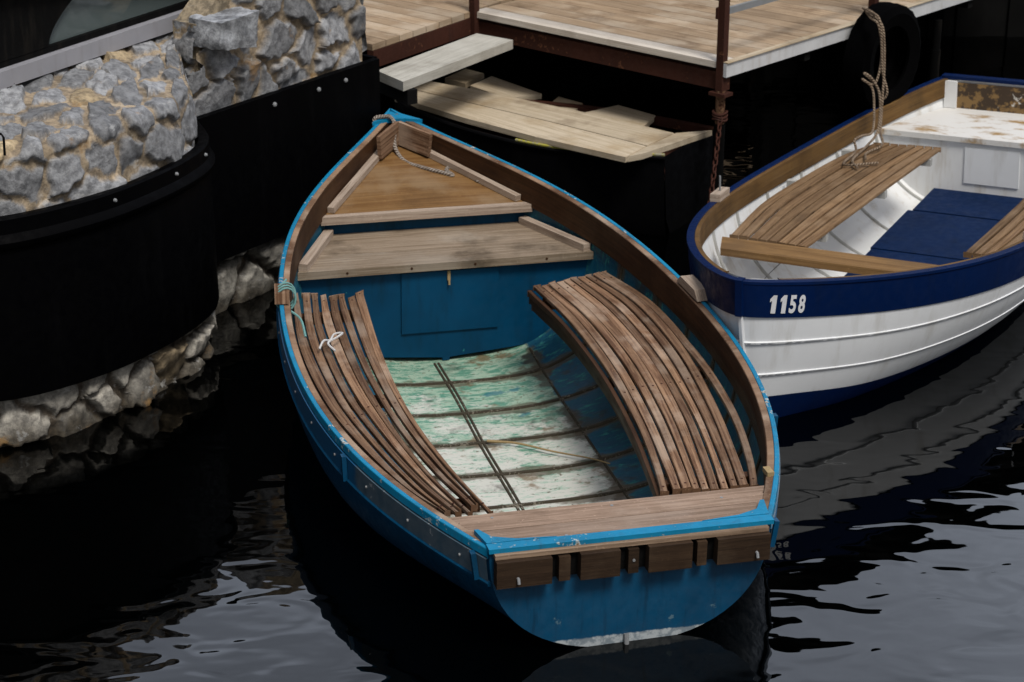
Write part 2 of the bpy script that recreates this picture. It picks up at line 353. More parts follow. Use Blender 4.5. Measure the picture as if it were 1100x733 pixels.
# ------------------------------------------------------------ hull shapes
class Hull:
    """local frame: x to the side, y from stern to bow, z up"""
    def __init__(s, L, z, b, k, n, rake): s.L, s.z, s.b, s.k, s.n, s.rake = L, z, b, k, n, rake
    def pt(s, u, t, side, ins=0.):               # t: 0 keel .. 1 sheer; ins: how far inside the outer skin
        n = s.n(u); b = max(0., s.b(u)-ins); zs = s.z(u); k = s.k(u)+max(ins, 0)*.8
        y = b*(max(0., 1-(1-t)**n))**(1/n)
        a = u*s.L - s.rake(u)*(1-t)**1.6 - max(ins, 0)*max(0, u-.9)*14 - min(ins, 0)*max(0, u-.9)*10
        return Vector((side*y, a, k+(zs-k)*t))
    def at_z(s, u, z, side, ins=0.):
        k = s.k(u)+max(ins, 0)*.8; return s.pt(u, min(1, max(0, (z-k)/(s.z(u)-k))), side, ins)
    def half(s, a, z, ins=0.):                   # half-breadth at distance a from the stern and height z
        lo, hi = 0., 1.
        for _ in range(30):
            m = (lo+hi)/2
            if s.at_z(m, z, 1, ins).y < a: lo = m
            else: hi = m
        return s.at_z(lo, z, 1, ins).x
    def skin(s, mb, us, ts, ins=0., sides=(-1, 1), flip=False):
        for sd in sides:
            mb.grid([[s.pt(u, t, sd, ins) for t in ts] for u in us], flip=(sd > 0) ^ flip ^ True)
US = [1-(1-i/48)**1.7 for i in range(49)]
TS = [1-math.cos(i/16*math.pi/2)**.9 for i in range(17)]; TS[0] = 0; TS[-1] = 1
def rail(h, side, us, sec, dz=0.):                # sec: list of (inward, up) section points along the sheer
    rows = []
    for u in us:
        p = h.pt(u, 1, side); q = h.pt(min(1, u+.004), 1, side); r = h.pt(max(0, u-.004), 1, side)
        t = (q-r); t.z = 0; t.normalize(); inn = Vector((-t.y*side, t.x*side, 0))
        if u > .985: inn = Vector((-side*.75, -.66, 0))
        rows.append([Vector((0, 0, 0))+p+inn*i+Vector((0, 0, z+dz)) for i, z in sec])
        for v in rows[-1]:
            if v.x*side < .002: v.x = side*.002
    if side < 0: rows = [list(reversed(r_)) for r_ in rows]
    mb = MB(); mb.sweep(us, lambda i: rows[i]); return mb

bc = [3.01436952, .361274319, -10.6625640, 24.1378125, -18.4314680, 2.20359505]
H1 = Hull(4.884, lambda u: .40987+.10145*u+.18395*u*u+.10105*u**3,
          lambda u: max(1-u, 0)**.8*(.58+sum(c*u**(i+1) for i, c in enumerate(bc)))-.014*math.exp(-((u-.56)/.16)**2),
          lambda u: -.075-.16*sm(u/.3)+.10*sm((u-.75)/.25), lambda u: 2.35+.55*sm(u/.3)-1.25*sm((u-.6)/.4), lambda u: .16*sm((u-.8)/.2))
b2c = [2.75379065, -4.39990125, 8.69020875, -5.68934972]
H2 = Hull(4.8212, lambda u: .55798-.57502*u+.75012*u*u,
          lambda u: max(1-u, 0)**.66027*(.50911+sum(c*u**(i+1) for i, c in enumerate(b2c))),
          lambda u: -.08-.20*sm(u/.3)+.05*sm((u-.8)/.2), lambda u: 2.3-.45*sm((u-.5)/.5), lambda u: .20*sm((u-.85)/.15))

# ------------------------------------------------------------ blue boat
B1L, B1R = (.46517, 7.16267, 0), (0, .01512, .25004)
B2L, B2R = (3.418, 13.365, 0), (0, .0395, math.pi-.49820)
def blue_boat():
    b = thing('rowing_boat', B1L, B1R, 'blue wooden rowing boat with brown slatted side benches and worn green and white bottom', 'boat', 'boats moored by the boardwalk')
    m = MB(); H1.skin(m, US, TS); m.build('hull', M['blue_hull'], b, True)
    # transom: a thick board closing the stern
    m = MB(); o_ = [H1.pt(0, t, -1) for t in reversed(TS)]+[H1.pt(0, t, 1) for t in TS[1:]]
    m.prism([p-Vector((0, .012, 0)) for p in o_], (0, .035, 0)); m.build('transom', M['transom'], b)
    ui = [u*.995 for u in US]
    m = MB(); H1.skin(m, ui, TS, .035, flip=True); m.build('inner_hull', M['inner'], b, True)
    for sd in (-1, 1):
        ru = [i/70 for i in range(71)]
        rail(H1, sd, ru, [(-.002, .006), (-.005, -.030), (.019, -.030), (.019, .006)]).build('rub_rail', M['light_blue'], b, True, .003)
        rail(H1, sd, [u*.985 for u in ru], [(.0195, .004), (.0195, -.03), (.050, -.03), (.050, .0)]).build('rail_cap', M['rail_cap'], b, True, .003)
        rail(H1, sd, [.045+u*.935 for u in ru], [(.034, -.031), (.034, -.165), (.0525, -.165), (.0525, -.003)]).build('inwale', M['inwale'], b, True, .002)
        # sheer strake: a proud plank under the rail, with a bead below it
        m = MB(); us = [u*.97 for u in ru]
        m.grid([[H1.at_z(u, H1.z(u)-d, sd, -o_) for d, o_ in ((.035, .0), (.036, .010), (.135, .012), (.137, .0))] for u in us], flip=sd < 0)
        m.build('sheer_strake', M['strake'], b, True)
        m = MB(); m.tube([H1.at_z(u, H1.z(u)-.146, sd, -.008) for u in us], .013, 6); m.build('strake_bead', M['light_blue' if False else 'blue_hull'], b, True)
        for uu in (.012, .20):
            m = MB(); m.beam(H1.at_z(uu, H1.z(uu)-.03, sd, -.02), H1.at_z(uu, H1.z(uu)-.145, sd, -.02), .02, .035, z=(0, 1, 0)); m.build('strake_batten', M['blue_hull'], b, False, .003)
        for k in range(14):
            u = .03+k*.065; p = H1.at_z(u, H1.z(u)-.085, sd, -.0125)
            m = MB(); m.tube([p-Vector((sd*.004, 0, 0)), p+Vector((sd*.003, 0, 0))], .0065, 6)
            if sd < 0: m.build('strake_screw', M['steel'], b)
    # transom cap, knees, engine pad
    m = MB(); zt = .4105; m.prism([(-.585, -.03, zt), (.585, -.03, zt), (.585, .022, zt), (-.585, .022, zt)], (0, 0, .019))
    m.build('transom_cap', M['light_blue'], b, False, .004)
    for sd in (-1, 1):
        m = MB(); x = sd
        m.prism([(x*.582, .0235, zt+.003), (x*.30, .0235, zt+.003), (x*.46, .040, zt+.003), (x*.55, .075, zt+.003), (x*.588, .14, zt+.006), (x*.605, .14, zt+.006)], (0, 0, .018))
        m.build('quarter_knee', M['light_blue'], b, False, .004)
    m = MB(); m.prism([(-.565, -.0505, .392), (.557, -.0505, .392), (.557, -.0125, .392), (-.565, -.0125, .392)], (0, 0, .018)); m.build('pad_rail', M['pad_top'], b, False, .003)
    m = MB(); m.box((0, -.0195, .333), 1.10, .013, .105); m.build('pad_gap_shade', M['timber_dark'], b)  # black sheet: the shade in the hollows between blocks, put into colour
    for x0, x1, big in ((-.565, -.343, 1), (-.312, -.266, 0), (-.228, -.067, 1), (-.03, .013, 0), (.05, .23, 1), (.255, .295, 0), (.335, .557, 1)):
        m = MB(); d = .05 if big else .036
        m.box(((x0+x1)/2, -.0265-d/2, .335 if big else .33), x1-x0, d, .112 if big else .105); m.build('pad_block', M['pad'], b, False, .005)
    for x in (-.48, .50, -.008):
        m = MB(); m.tube([(x, -.065, .32), (x, -.085, .317), (x, -.093, .30)] if abs(x) > .1 else [(x, -.06, .335), (x, -.067, .335)], .006, 7); m.build('bolt', M['steel'], b, True)
    m = MB(); m.tube([(-.012, -.018, -.02), (-.012, -.03, -.075), (-.012, -.032, -.12)], .011, 8); m.build('pintle', M['steel'], b, True)
    # stern bench: two boards
    for a0, a1 in ((.025, .165), (.169, .308)):
        m = MB(); h = lambda a: H1.half(a, .40, .040)
        m.prism([(-h(a0), a0, .372), (h(a0), a0, .372), (h(a1), a1, .372), (-h(a1), a1, .372)], (0, 0, .038), ax=(1, 0, 0)); m.build('stern_bench', M['bench'], b, False, .004)
    for x, a in ((-.50, .27), (.0, .27), (.46, .24), (-.25, .06), (.5, .07)):
        m = MB(); m.tube([(x, a, .405), (x, a, .4115)], .007, 8); m.build('screw', M['steel'], b)
    # fore thwart with end cleats
    z0 = .343
    for a0, a1 in ((3.29, 3.52), (3.523, 3.87)):
        m = MB(); h = lambda a: H1.half(a, .36, .038)
        m.prism([(-h(a0), a0, z0), (h(a0), a0, z0), (h(a1), a1, z0), (-h(a1), a1, z0)], (0, 0, .043), ax=(1, 0, 0)); m.build('thwart', M['thwart'], b, False, .004)
    for sd in (-1, 1):
        m = MB(); p, q = Vector((sd*(H1.half(3.31, .4, .038)-.03), 3.31, .4065)), Vector((sd*(H1.half(3.84, .4, .038)-.03), 3.84, .4065))
        m.beam(p, q, .05, .04); m.build('thwart_cleat', M['cleat'], b, False, .004)
    for x in (-.55, -.2, .15, .55):
        m = MB(); m.tube([(x, 3.294, .365), (x, 3.2875, .365)], .007, 8); m.build('nail', M['inwale'], b)
    # riser and bow deck
    m = MB(); h1 = H1.half(3.86, .39, .04); h2 = H1.half(3.86, .48, .04)
    m.prism([(-h1, 3.871, .30), (h1, 3.871, .30), (h2, 3.871, .475), (-h2, 3.871, .475)], (0, .02, 0)); m.build('riser', M['blue'], b)
    zd = lambda a: .468+(a-3.82)*.165
    m = MB(); A = [3.855, 4.0, 4.2, 4.4, 4.55, 4.66]; hh = [H1.half(a, zd(a), .045) for a in A]
    m.grid([[(-x, a, zd(a)+.03), (-x*.33, a, zd(a)+.034), (x*.33, a, zd(a)+.034), (x, a, zd(a)+.03)] for a, x in zip(A, hh)], flip=True)
    for f in range(len(m.uv)): m.uv[f] = [(m.v[i].x+7, m.v[i].y+105) for i in m.f[f]]
    m.build('bow_deck', M['plywood'], b)
    m = MB(); h = H1.half(3.82, .5, .04); m.prism([(-h, 3.805, .462), (h, 3.805, .462), (h, 3.856, .462), (-h, 3.856, .462)], (0, 0, .045), ax=(1, 0, 0)); m.build('deck_beam', M['cleat'], b, False, .004)
    for sd in (-1, 1):
        m = MB(); m.beam((sd*(H1.half(3.87, .5, .04)-.04), 3.87, zd(3.87)+.05), (sd*(H1.half(4.6, .62, .04)-.02), 4.6, zd(4.6)+.05), .04, .034); m.build('deck_cleat', M['cleat'], b, False, .004)
        m = MB(); m.beam((sd*(H1.half(4.5, .7, .06)-.012), 4.45, .69), (sd*(H1.half(4.7, .7, .06)-.012), 4.65, .72), .025, .14); m.build('bow_knee', M['rail_cap'], b, False, .004)
    m = MB(); zb = lambda a: H1.z(a/4.884)+.004
    m.prism([(-.15, 4.66, zb(4.66)), (-.05, 4.70, zb(4.66)), (.05, 4.70, zb(4.66)), (.15, 4.66, zb(4.66)), (.04, 4.83, zb(4.66)), (0, 4.87, zb(4.66)), (-.04, 4.83, zb(4.66))], (0, 0, .022)); m.build('breasthook', M['light_blue'], b, False, .004)
    # bulkhead under the thwart with its hatch
    m = MB(); a = 3.335; zs = [-.24+i*.0583 for i in range(11)]
    def hb(z):
        return max(.02, H1.half(a, z, .033)) if z > H1.k(a/4.884)+.05 else .02
    kz = H1.k(a/4.884)+.03
    zl = [kz+.002]+[kz+.02+(.34-kz-.02)*i/14 for i in range(15)]
    m.prism([(-hb(z), a, z) for z in reversed(zl)]+[(hb(z), a, z) for z in zl], (0, .02, 0)); m.build('bulkhead', M['blue'], b)
    m = MB(); m.box((.02, a-.006, .15), .54, .012, .35); hp = m.build('hatch', M['blue'], b, False, .003)
    m = MB(); m.box((.01, a-.018, .30), .016, .012, .055); m.tube([(.01, a-.026, .275), (.01, a-.03, .25)], .006, 6); m.build('hasp', M['reed'], hp)
    # ribs, keelson, seams over the bottom
    for a in RIBS:
        pts = []
        for i in range(-22, 23):
            sd = 1 if i >= 0 else -1; t = (abs(i)/22)**1.8*.93
            lo, hi = 0., 1.
            for _ in range(26):
                mm = (lo+hi)/2
                if H1.pt(mm, t, 1, .035).y < a: lo = mm
                else: hi = mm
            p = H1.pt(lo, t, sd, .035); p.y = a+.012*math.sin(i*.7+a*9)*.5; pts.append(p)
        rows = []
        for i, p in enumerate(pts):
            tg = (pts[min(i+1, len(pts)-1)]-pts[max(i-1, 0)]).normalized(); nn = Vector((-tg.z, 0, tg.x)).normalized()
            rows.append([p+Vector((0, -.014, 0))-nn*.004, p+Vector((0, -.008, 0))+nn*.008, p+Vector((0, .008, 0))+nn*.008, p+Vector((0, .014, 0))-nn*.004])
        m = MB(); m.sweep(pts, lambda i: rows[i]); m.build('rib', M['seam'], b, True)
    for dx in (-.070, -.048):
        m = MB(); pts = [Vector((dx+.004*math.sin(a*5), a, H1.k(a/4.884)+.0335)) for a in [.8+i*.1 for i in range(26)]]
        m.sweep(pts, lambda i: [pts[i]+Vector(q) for q in ((-.007, 0, -.005), (-.005, 0, .003), (.005, 0, .003), (.007, 0, -.005))]); m.build('keelson_batten', M['seam'], b, True)
    for sd in (-1, 1):                           # chine seam
        m = MB(); pts = []
        for i in range(26):
            u = .17+i*.02; lo_, hi_ = 0., 1.
            for _ in range(24):
                mm = (lo_+hi_)/2
                if H1.pt(u, mm, 1, .034).x < .46: lo_ = mm
                else: hi_ = mm
            pts.append(H1.pt(u, lo_, sd, .034))
        m.tube(pts, .008, 6); m.build('chine_seam', M['seam'], b, True)
    # slatted side benches
    zb_ = .345
    def slats(inner, outer, n, side, ragged, gap=.006, spread=None):
        I, O = spline([(l, a, 0) for a, l in inner], 30), spline([(l, a, 0) for a, l in outer], 30)
        for k in range(n):
            f0, f1 = k/n, (k+1)/n
            s0, s1 = ragged(k); path = [s0+(s1-s0)*i/26 for i in range(27)]
            dz = random.uniform(-.004, .004); tw = random.uniform(-.004, .004); j1, j2 = random.uniform(-.003, .003), random.uniform(-.003, .003)
            def P_(s, f):
                x = s*30; i = min(29, max(0, int(x))); t = x-i
                return I[i].lerp(I[i+1], t).lerp(O[i].lerp(O[i+1], t), f)
            rows = []
            for q, s in enumerate(path):
                a_, b_ = P_(s, f0), P_(s, f1); d = (b_-a_).normalized(); g = gap*(1+.5*math.sin(k*2.1+s*5))
                a_ = a_+d*(g/2+j1*math.sin(s*6)); b_ = b_-d*(g/2+j2*math.cos(s*5))
                if spread: e_ = spread(k, s); a_ = a_+d*e_; b_ = b_+d*e_
                zt_ = zb_+dz+.003*math.sin(s*9+k)
                rows.append([Vector((a_.x, a_.y, zt_-.022)), Vector((b_.x, b_.y, zt_-.022+tw)), Vector((b_.x, b_.y, zt_+tw)), Vector((a_.x, a_.y, zt_))])
            if side > 0: pass
            m = MB(); m.sweep(path, lambda i: list(reversed(rows[i])) if side > 0 else rows[i]); sl_ = m.build('bench_slat', M['slat'], b, False, .004)
            for q in (1, 13, 25):
                cc = (rows[q][2]+rows[q][3])/2; m = MB(); m.tube([cc-Vector((0, 0, .004)), cc+Vector((0, 0, .0015))], .0055, 7); m.build('nail', M['rust'], sl_)
    Lo = [(.49, -.66), (.72, -.755), (1.16, -.855), (1.69, -.935), (2.39, -.95), (3.12, -.875)]
    Li = [(.45, -.445), (.945, -.522), (1.51, -.568), (2.19, -.564), (2.95, -.515), (3.10, -.50)]
    rg = [(.0, .915), (.03, .875), (.02, .95), (.0, .965), (.02, .975), (.0, .985), (.01, .99), (.0, 1.)]
    slats(Li, Lo, 8, -1, lambda k: rg[k], .016, lambda k, s: .004*math.sin(k*2.3+s*4))
    Ri = [(.45, .283), (.72, .325), (1.2, .388), (1.8, .432), (2.43, .428), (2.95, .378)]
    Ro = [(.43, .70), (.8, .775), (1.3, .865), (1.97, .94), (2.63, .935), (3.10, .83)]
    slats(Ri, Ro, 10, 1, lambda k: (random.uniform(0, .012) if k != 1 else .02, 1-random.uniform(0, .012)), .009, lambda k, s: (.04*math.sin(math.pi*min(1, s/.62)) if s < .62 else 0) if k == 9 else (-.014*max(0, 1-s/.3) if k == 0 else 0))
    for zz, dx in ((.303, -.012), (.262, -.002), (.222, .012)):            # apron strips along the right bench's inner edge
        I = spline([(l+dx, a, zz) for a, l in Ri], 30); rows = []
        for i, p in enumerate(I):
            rows.append([p+Vector(q) for q in ((-.011, 0, -.016), (.011, 0, -.016), (.011, 0, .016), (-.011, 0, .016))])
        m = MB(); m.sweep(I, lambda i: list(reversed(rows[i]))); m.build('apron_strip', M['inwale'], b, True, .003)
    for sd, rows_ in ((-1, ((.62, -.70, -.47), (1.75, -.87, -.575), (2.85, -.87, -.53))), (1, ((.6, .30, .74), (1.75, .45, .95), (2.8, .40, .92)))):
        for a, l0, l1 in rows_:
            m = MB(); m.beam((l0, a, .296), (l1, a, .296), .045, .05); m.build('bench_bearer', M['inwale'], b, False, .004)
    # rowlock blocks on the rails
    for a, sd, ln in ((2.27, 1, .26), (2.56, -1, .17)):
        u = a/4.884; p = H1.pt(u, 1, sd); q = H1.pt(u+.02, 1, sd); t = (q-p).normalized()
        c = p+Vector((-sd*.012, 0, .034)); m = MB()
        m.prism([c-t*ln/2+Vector((0, 0, -.022)), c+t*ln/2+Vector((0, 0, -.022)), c+t*ln*.34+Vector((0, 0, .022)), c-t*ln*.34+Vector((0, 0, .022))], Vector((0, -sd, 0)).cross(t).normalized()*0+Vector((-t.y, t.x, 0))*.07)
        o = m.build('rowlock_block', M['cleat'] if sd > 0 else M['rail_cap'], b, False, .008)
        o.data.transform(Matrix.Translation(Vector((t.y, -t.x, 0))*.035))
    # eye bolt near the stern on the right rail
    p = H1.pt(.08, 1, 1)+Vector((-.045, 0, .0)); m = MB(); m.box(p+Vector((0, 0, .01)), .03, .06, .02); m.build('rail_fitting', M['reed'], b, False, .003)
    return b
BLUE = blue_boat()
def w1(x, y, z): return BLUE.matrix_basis @ Vector((x, y, z))

# ------------------------------------------------------------ white boat
def white_boat():
    b = thing('rowing_boat', B2L, B2R, 'white rowing boat with navy band numbered 1158 and navy floor boards', 'boat', 'boats moored by the boardwalk')
    h = H2
    zf = lambda u: h.z(u)-h.k(u)
    m = MB(); H2.skin(m, US, TS); m.build('hull', M['white'], b, True)
    m = MB(); o_ = [h.pt(0, t, -1) for t in reversed(TS)]+[h.pt(0, t, 1) for t in TS[1:]]; m.prism(o_, (0, .03, 0)); m.build('transom', M['white'], b)
    m = MB(); H2.skin(m, [u*.995 for u in US], TS, .035, flip=True); m.build('inner_hull', M['white_in'], b, True)
    ru = [1-(1-i/80)**1.7 for i in range(81)]
    for sd in (-1, 1):
        m = MB(); m.grid([[h.at_z(u, h.z(u)-d, sd, -o) for d, o in ((-.006, .0), (-.005, .007), (.10, .007), (.182, .007), (.185, .001))] for u in ru], flip=sd < 0); m.build('navy_band', M['navy'], b, True)
        m = MB(); m.grid([[h.pt(u, t, sd, -.004) for t in (0, .06, .10, .20, .27, .34-.03*math.sin(u*3))] for u in ru], flip=sd < 0); m.build('bottom_paint', M['navy'], b, True)
        rail(h, sd, ru, [(-.012, .006), (-.012, -.012), (.03, -.012), (.03, .006)]).build('rub_rail', M['navy'], b, True, .003)
        rail(h, sd, [u*.975 for u in ru], [(.0305, .003), (.0305, -.125), (.056, -.125), (.056, .003)]).build('inwale', M['ochre_dark'], b, True, .003)
        for t0 in (.66, .47):
            m = MB(); n_ = 160
            rows = [[h.pt(u, t0+dt, sd, -o) for dt, o in ((-.010-.003*math.sin(i*1.9), .0), (-.006, .006), (.004, .007), (.009, .0))] for i, u in enumerate([1-(1-i/n_)**1.7 for i in range(n_+1)])]
            m.grid(rows, flip=sd < 0); m.build('strake_lap', M['white'], b, True)
        for u in (.16, .26, .36, .46, .56, .66, .74, .82, .89):
            pts = [h.pt(u, .02+.9*(i/16)**1.3, sd, .034) for i in range(17)]
            rows = [[p+Vector((0, -.012, 0)), p+Vector((-sd*.012, -.009, .006)), p+Vector((-sd*.012, .009, .006)), p+Vector((0, .012, 0))] for p in pts]
            m = MB(); m.sweep(pts, lambda i: rows[i]); m.build('rib', M['rib_white'], b, True)
    m = MB(); pts = [h.pt(1, t, 1)+Vector((0, .012, 0)) for t in [1-i/14 for i in range(15)]]
    rows = [[p+Vector((-.012, -.03, 0)), p+Vector((.012, -.03, 0)), p+Vector((.010, .008, 0)), p+Vector((-.010, .008, 0))] for p in pts]
    m.sweep(pts, lambda i: rows[i]); m.build('stem_post', M['white'], b, True, .003)
    m = MB(); m.box((0, h.L+.0, h.z(1)-.08), .034, .05, .185); m.build('stem_cap', M['navy'], b, False, .004)
    # ring and shackle on the stem
    p = h.pt(1, .60, 1)+Vector((0, .03, .03)); m = MB(); m.tube([p+Vector((0, -.03, 0)), p+Vector((0, .02, 0))], .009, 8)
    m.tube([p+Vector((math.sin(t)*.028, .03+.004*math.cos(t), math.cos(t)*.028-.02)) for t in [i/14*2*math.pi for i in range(15)]], .006, 6); m.build('stem_ring', M['rust'], b, True)
    # thwart
    m = MB(); a = 3.30; hh = .70
    m.prism([(-hh-.05, a-.02, .345), (hh+.05, a-.02, .345), (hh-.02, a+.19-.02, .345), (-hh+.02, a+.17, .345)], (0, 0, .042), ax=(1, 0, 0)); m.build('thwart', M['ochre'], b, False, .005)
    # slat benches: local x is minus the photo's right
    def slats(inner, outer, n, flip):
        I, O = spline([(-l, a, 0) for a, l in inner], 24), spline([(-l, a, 0) for a, l in outer], 24)
        for k in range(n):
            rows = []; dz = random.uniform(-.003, .003); e = random.choice([0, 0, 1])
            for i in range(25-e):
                d = (O[i]-I[i]); w = d.length; d.normalize(); p = I[i]+d*(w*k/n+.008); q = I[i]+d*(w*(k+1)/n-.006)
                rows.append([Vector((p.x, p.y, .352+dz)), Vector((q.x, q.y, .352+dz)), Vector((q.x, q.y, .375+dz)), Vector((p.x, p.y, .375+dz))])
            m = MB(); m.sweep(rows, lambda i: rows[i] if flip else list(reversed(rows[i]))); m.build('bench_slat', M['slat_ochre'], b, False, .005)
    slats([(3.24, -.27), (2.6, -.245), (2.05, -.225), (1.5, -.20), (1.08, -.18)], [(3.2, -.74), (2.6, -.80), (2.1, -.78), (1.5, -.72), (1.12, -.62)], 8, False)
    slats([(3.0, .545), (2.5, .56), (1.83, .57), (1.1, .53)], [(3.0, .80), (2.5, .85), (1.83, .86), (1.1, .76)], 5, True)
    for a, l0, l1 in ((2.9, -.80, -.27), (2.0, -.86, -.23), (1.25, -.78, -.19), (2.7, .57, .86), (1.5, .56, .85)):
        m = MB(); m.beam((-l0, a, .325), (-l1, a, .325), .04, .045); m.build('bench_bearer', M['rib_white'], b)
    # floor boards
    z = -.03
    for a0, a1, dz in ((.45, 1.215, .0), (1.225, 2.02, -.004), (2.03, 2.9, -.008)):
        w = .34 if a0 < 2 else .30
        m = MB(); m.prism([(-w, a0, z+dz), (w, a0, z+dz), (w-.03, a1, z+dz), (-w+.03, a1, z+dz)], (0, 0, .02), ax=(0, 1, 0)); m.build('floor_board', M['navy_floor'], b, False, .004)
    m = MB(); m.prism([(-.25, 2.92, z-.02), (.25, 2.92, z-.02), (.20, 4.0, z-.02), (-.20, 4.0, z-.02)], (0, 0, .022), ax=(0, 1, 0)); m.build('fore_floor_board', M['slat_ochre'], b, False, .004)
    # stern seat, riser, corner posts, inner transom
    m = MB(); a0, a1 = .034, .74; h0, h1 = h.half(a0, .35, .04), h.half(a1, .35, .04)
    m.prism([(-h0, a0, .325), (h0, a0, .325), (h1, a1, .325), (-h1, a1, .325)], (0, 0, .035)); m.build('stern_seat', M['seat_stained'], b, False, .004)
    m = MB(); zl = [-.16+.48*i/12 for i in range(13)]; hb = [h.half(.72, q, .037) for q in zl]
    m.prism([(-x, .70, q) for x, q in zip(reversed(hb), reversed(zl))]+[(x, .70, q) for x, q in zip(hb, zl)], (0, .02, 0)); m.build('locker_front', M['white_in'], b)
    m = MB(); m.box((-.05, .724, .17), .36, .01, .24); m.build('locker_door', M['white'], b, False, .003)
    m = MB(); x = h.half(.04, .5, .04); m.prism([(-x, .0305, .36), (x, .0305, .36), (x, .0305, .535), (-x, .0305, .535)], (0, .018, 0)); m.build('inner_transom', M['patch'], b)
    for sd in (-1, 1):
        m = MB(); m.box((sd*(x-.045), .055, .455), .085, .03, .185); m.build('corner_post', M['white_in'], b, False, .004)
    m = MB(); m.box((0, .012, .566), 1.03, .07, .022); m.build('transom_cap', M['navy'], b, False, .004)
    # rowlock blocks with pins
    for sd in (-1, 1):
        a = 2.93; u = a/h.L; p = h.pt(u, 1, sd); t = (h.pt(u+.02, 1, sd)-p).normalized()
        m = MB(); m.beam(p-t*.10+Vector((-sd*.02, 0, .028)), p+t*.10+Vector((-sd*.02, 0, .028)), .06, .045); blk = m.build('rowlock_block', M['cleat'], b, False, .008)
        m = MB(); m.tube([p+Vector((-sd*.02, 0, .03)), p+Vector((-sd*.02, 0, .14))], .006, 7); m.build('rowlock_pin', M['steel'], blk)
    # the number, laid on the band
    UA, UB = DIG; wd = (UB-UA)/4
    one = [(.30, 0), (.80, 0), (.80, 1), (.42, 1), (.10, .80), (.10, .62), (.30, .70)]
    for k, ch in enumerate('1158'):
        me = bpy.data.meshes.new('digit')
        if ch == '1':
            me.from_pydata([(x, y, 0) for x, y in one], [], [[0, 1, 2, 3], [0, 3, 6], [3, 4, 5, 6]])
        else:
            cu = bpy.data.curves.new('digits', 'FONT'); cu.body = ch; cu.offset = .035; cu.resolution_u = 6
            to = bpy.data.objects.new('digits', cu); COL.objects.link(to)
            me = bpy.data.meshes.new_from_object(to.evaluated_get(bpy.context.evaluated_depsgraph_get())); bpy.data.objects.remove(to); me.name = 'digit'
        xs = [v.co.x for v in me.vertices]; ys = [v.co.y for v in me.vertices]; x0, x1, y0, y1 = min(xs), max(xs), min(ys), max(ys)
        for v in me.vertices:
            fy = (v.co.y-y0)/(y1-y0); fx = (v.co.x-x0)/(x1-x0)*.72+.08
            if ch == '1': fx = fx*.86
            u = UA+wd*(k+fx+.24*(fy-.5)+(.06 if k > 1 else .12)); v.co = h.at_z(u, h.z(u)-lerp(.158, .062, fy), -1, -.0095)
        me.materials.clear(); me.materials.append(M['digits']); o = bpy.data.objects.new('digit', me); COL.objects.link(o); o.parent = b
    return b
DIG = (.987, .956)
WHITE = white_boat()
def w2(x, y, z): return WHITE.matrix_basis @ Vector((x, y, z))

# ------------------------------------------------------------ water, with the boats' own displacement left open
def water():
    loops = []
    for h, o in ((H1, BLUE), (H2, WHITE)):
        pts = []
        for sd in (1, -1):
            us = [.004+.985*i/40 for i in range(41)]
            if sd < 0: us.reverse()
            for u in us:
                p = h.at_z(u, ZW, sd, .016); q = o.matrix_basis @ p; pts.append((q.x, q.y))
        loops.append(pts)
    V = []; E = []
    def add(l):
        b = len(V); V.extend(Vector(p) for p in l); E.extend((b+i, b+(i+1) % len(l)) for i in range(len(l)))
    add([(-600, -300), (600, -300), (600, 900), (-600, 900)])
    for l in loops: add(l)
    for i in range(-8, 9):
        for j in range(0, 12): V.append(Vector((i*1.5, 2+j*1.5)))
    v, e, f, *_ = geometry.delaunay_2d_cdt(V, E, [], 1, 1e-5)
    def inside(p, l):
        c = False
        for i in range(len(l)):
            (xa, ya), (xb, yb) = l[i], l[i-1]
            if (ya > p[1]) != (yb > p[1]) and p[0] < (xb-xa)*(p[1]-ya)/(yb-ya)+xa: c = not c
        return c
    F_ = []
    for t in f:
        c = sum((v[i] for i in t), Vector((0, 0)))/3
        if not any(inside(c, l) for l in loops): F_.append(list(t))
    me = bpy.data.meshes.new('water'); me.from_pydata([(p.x, p.y, ZW) for p in v], [], F_); me.materials.append(M['water'])
    o = bpy.data.objects.new('water', me); COL.objects.link(o); o['kind'] = 'structure'
water()

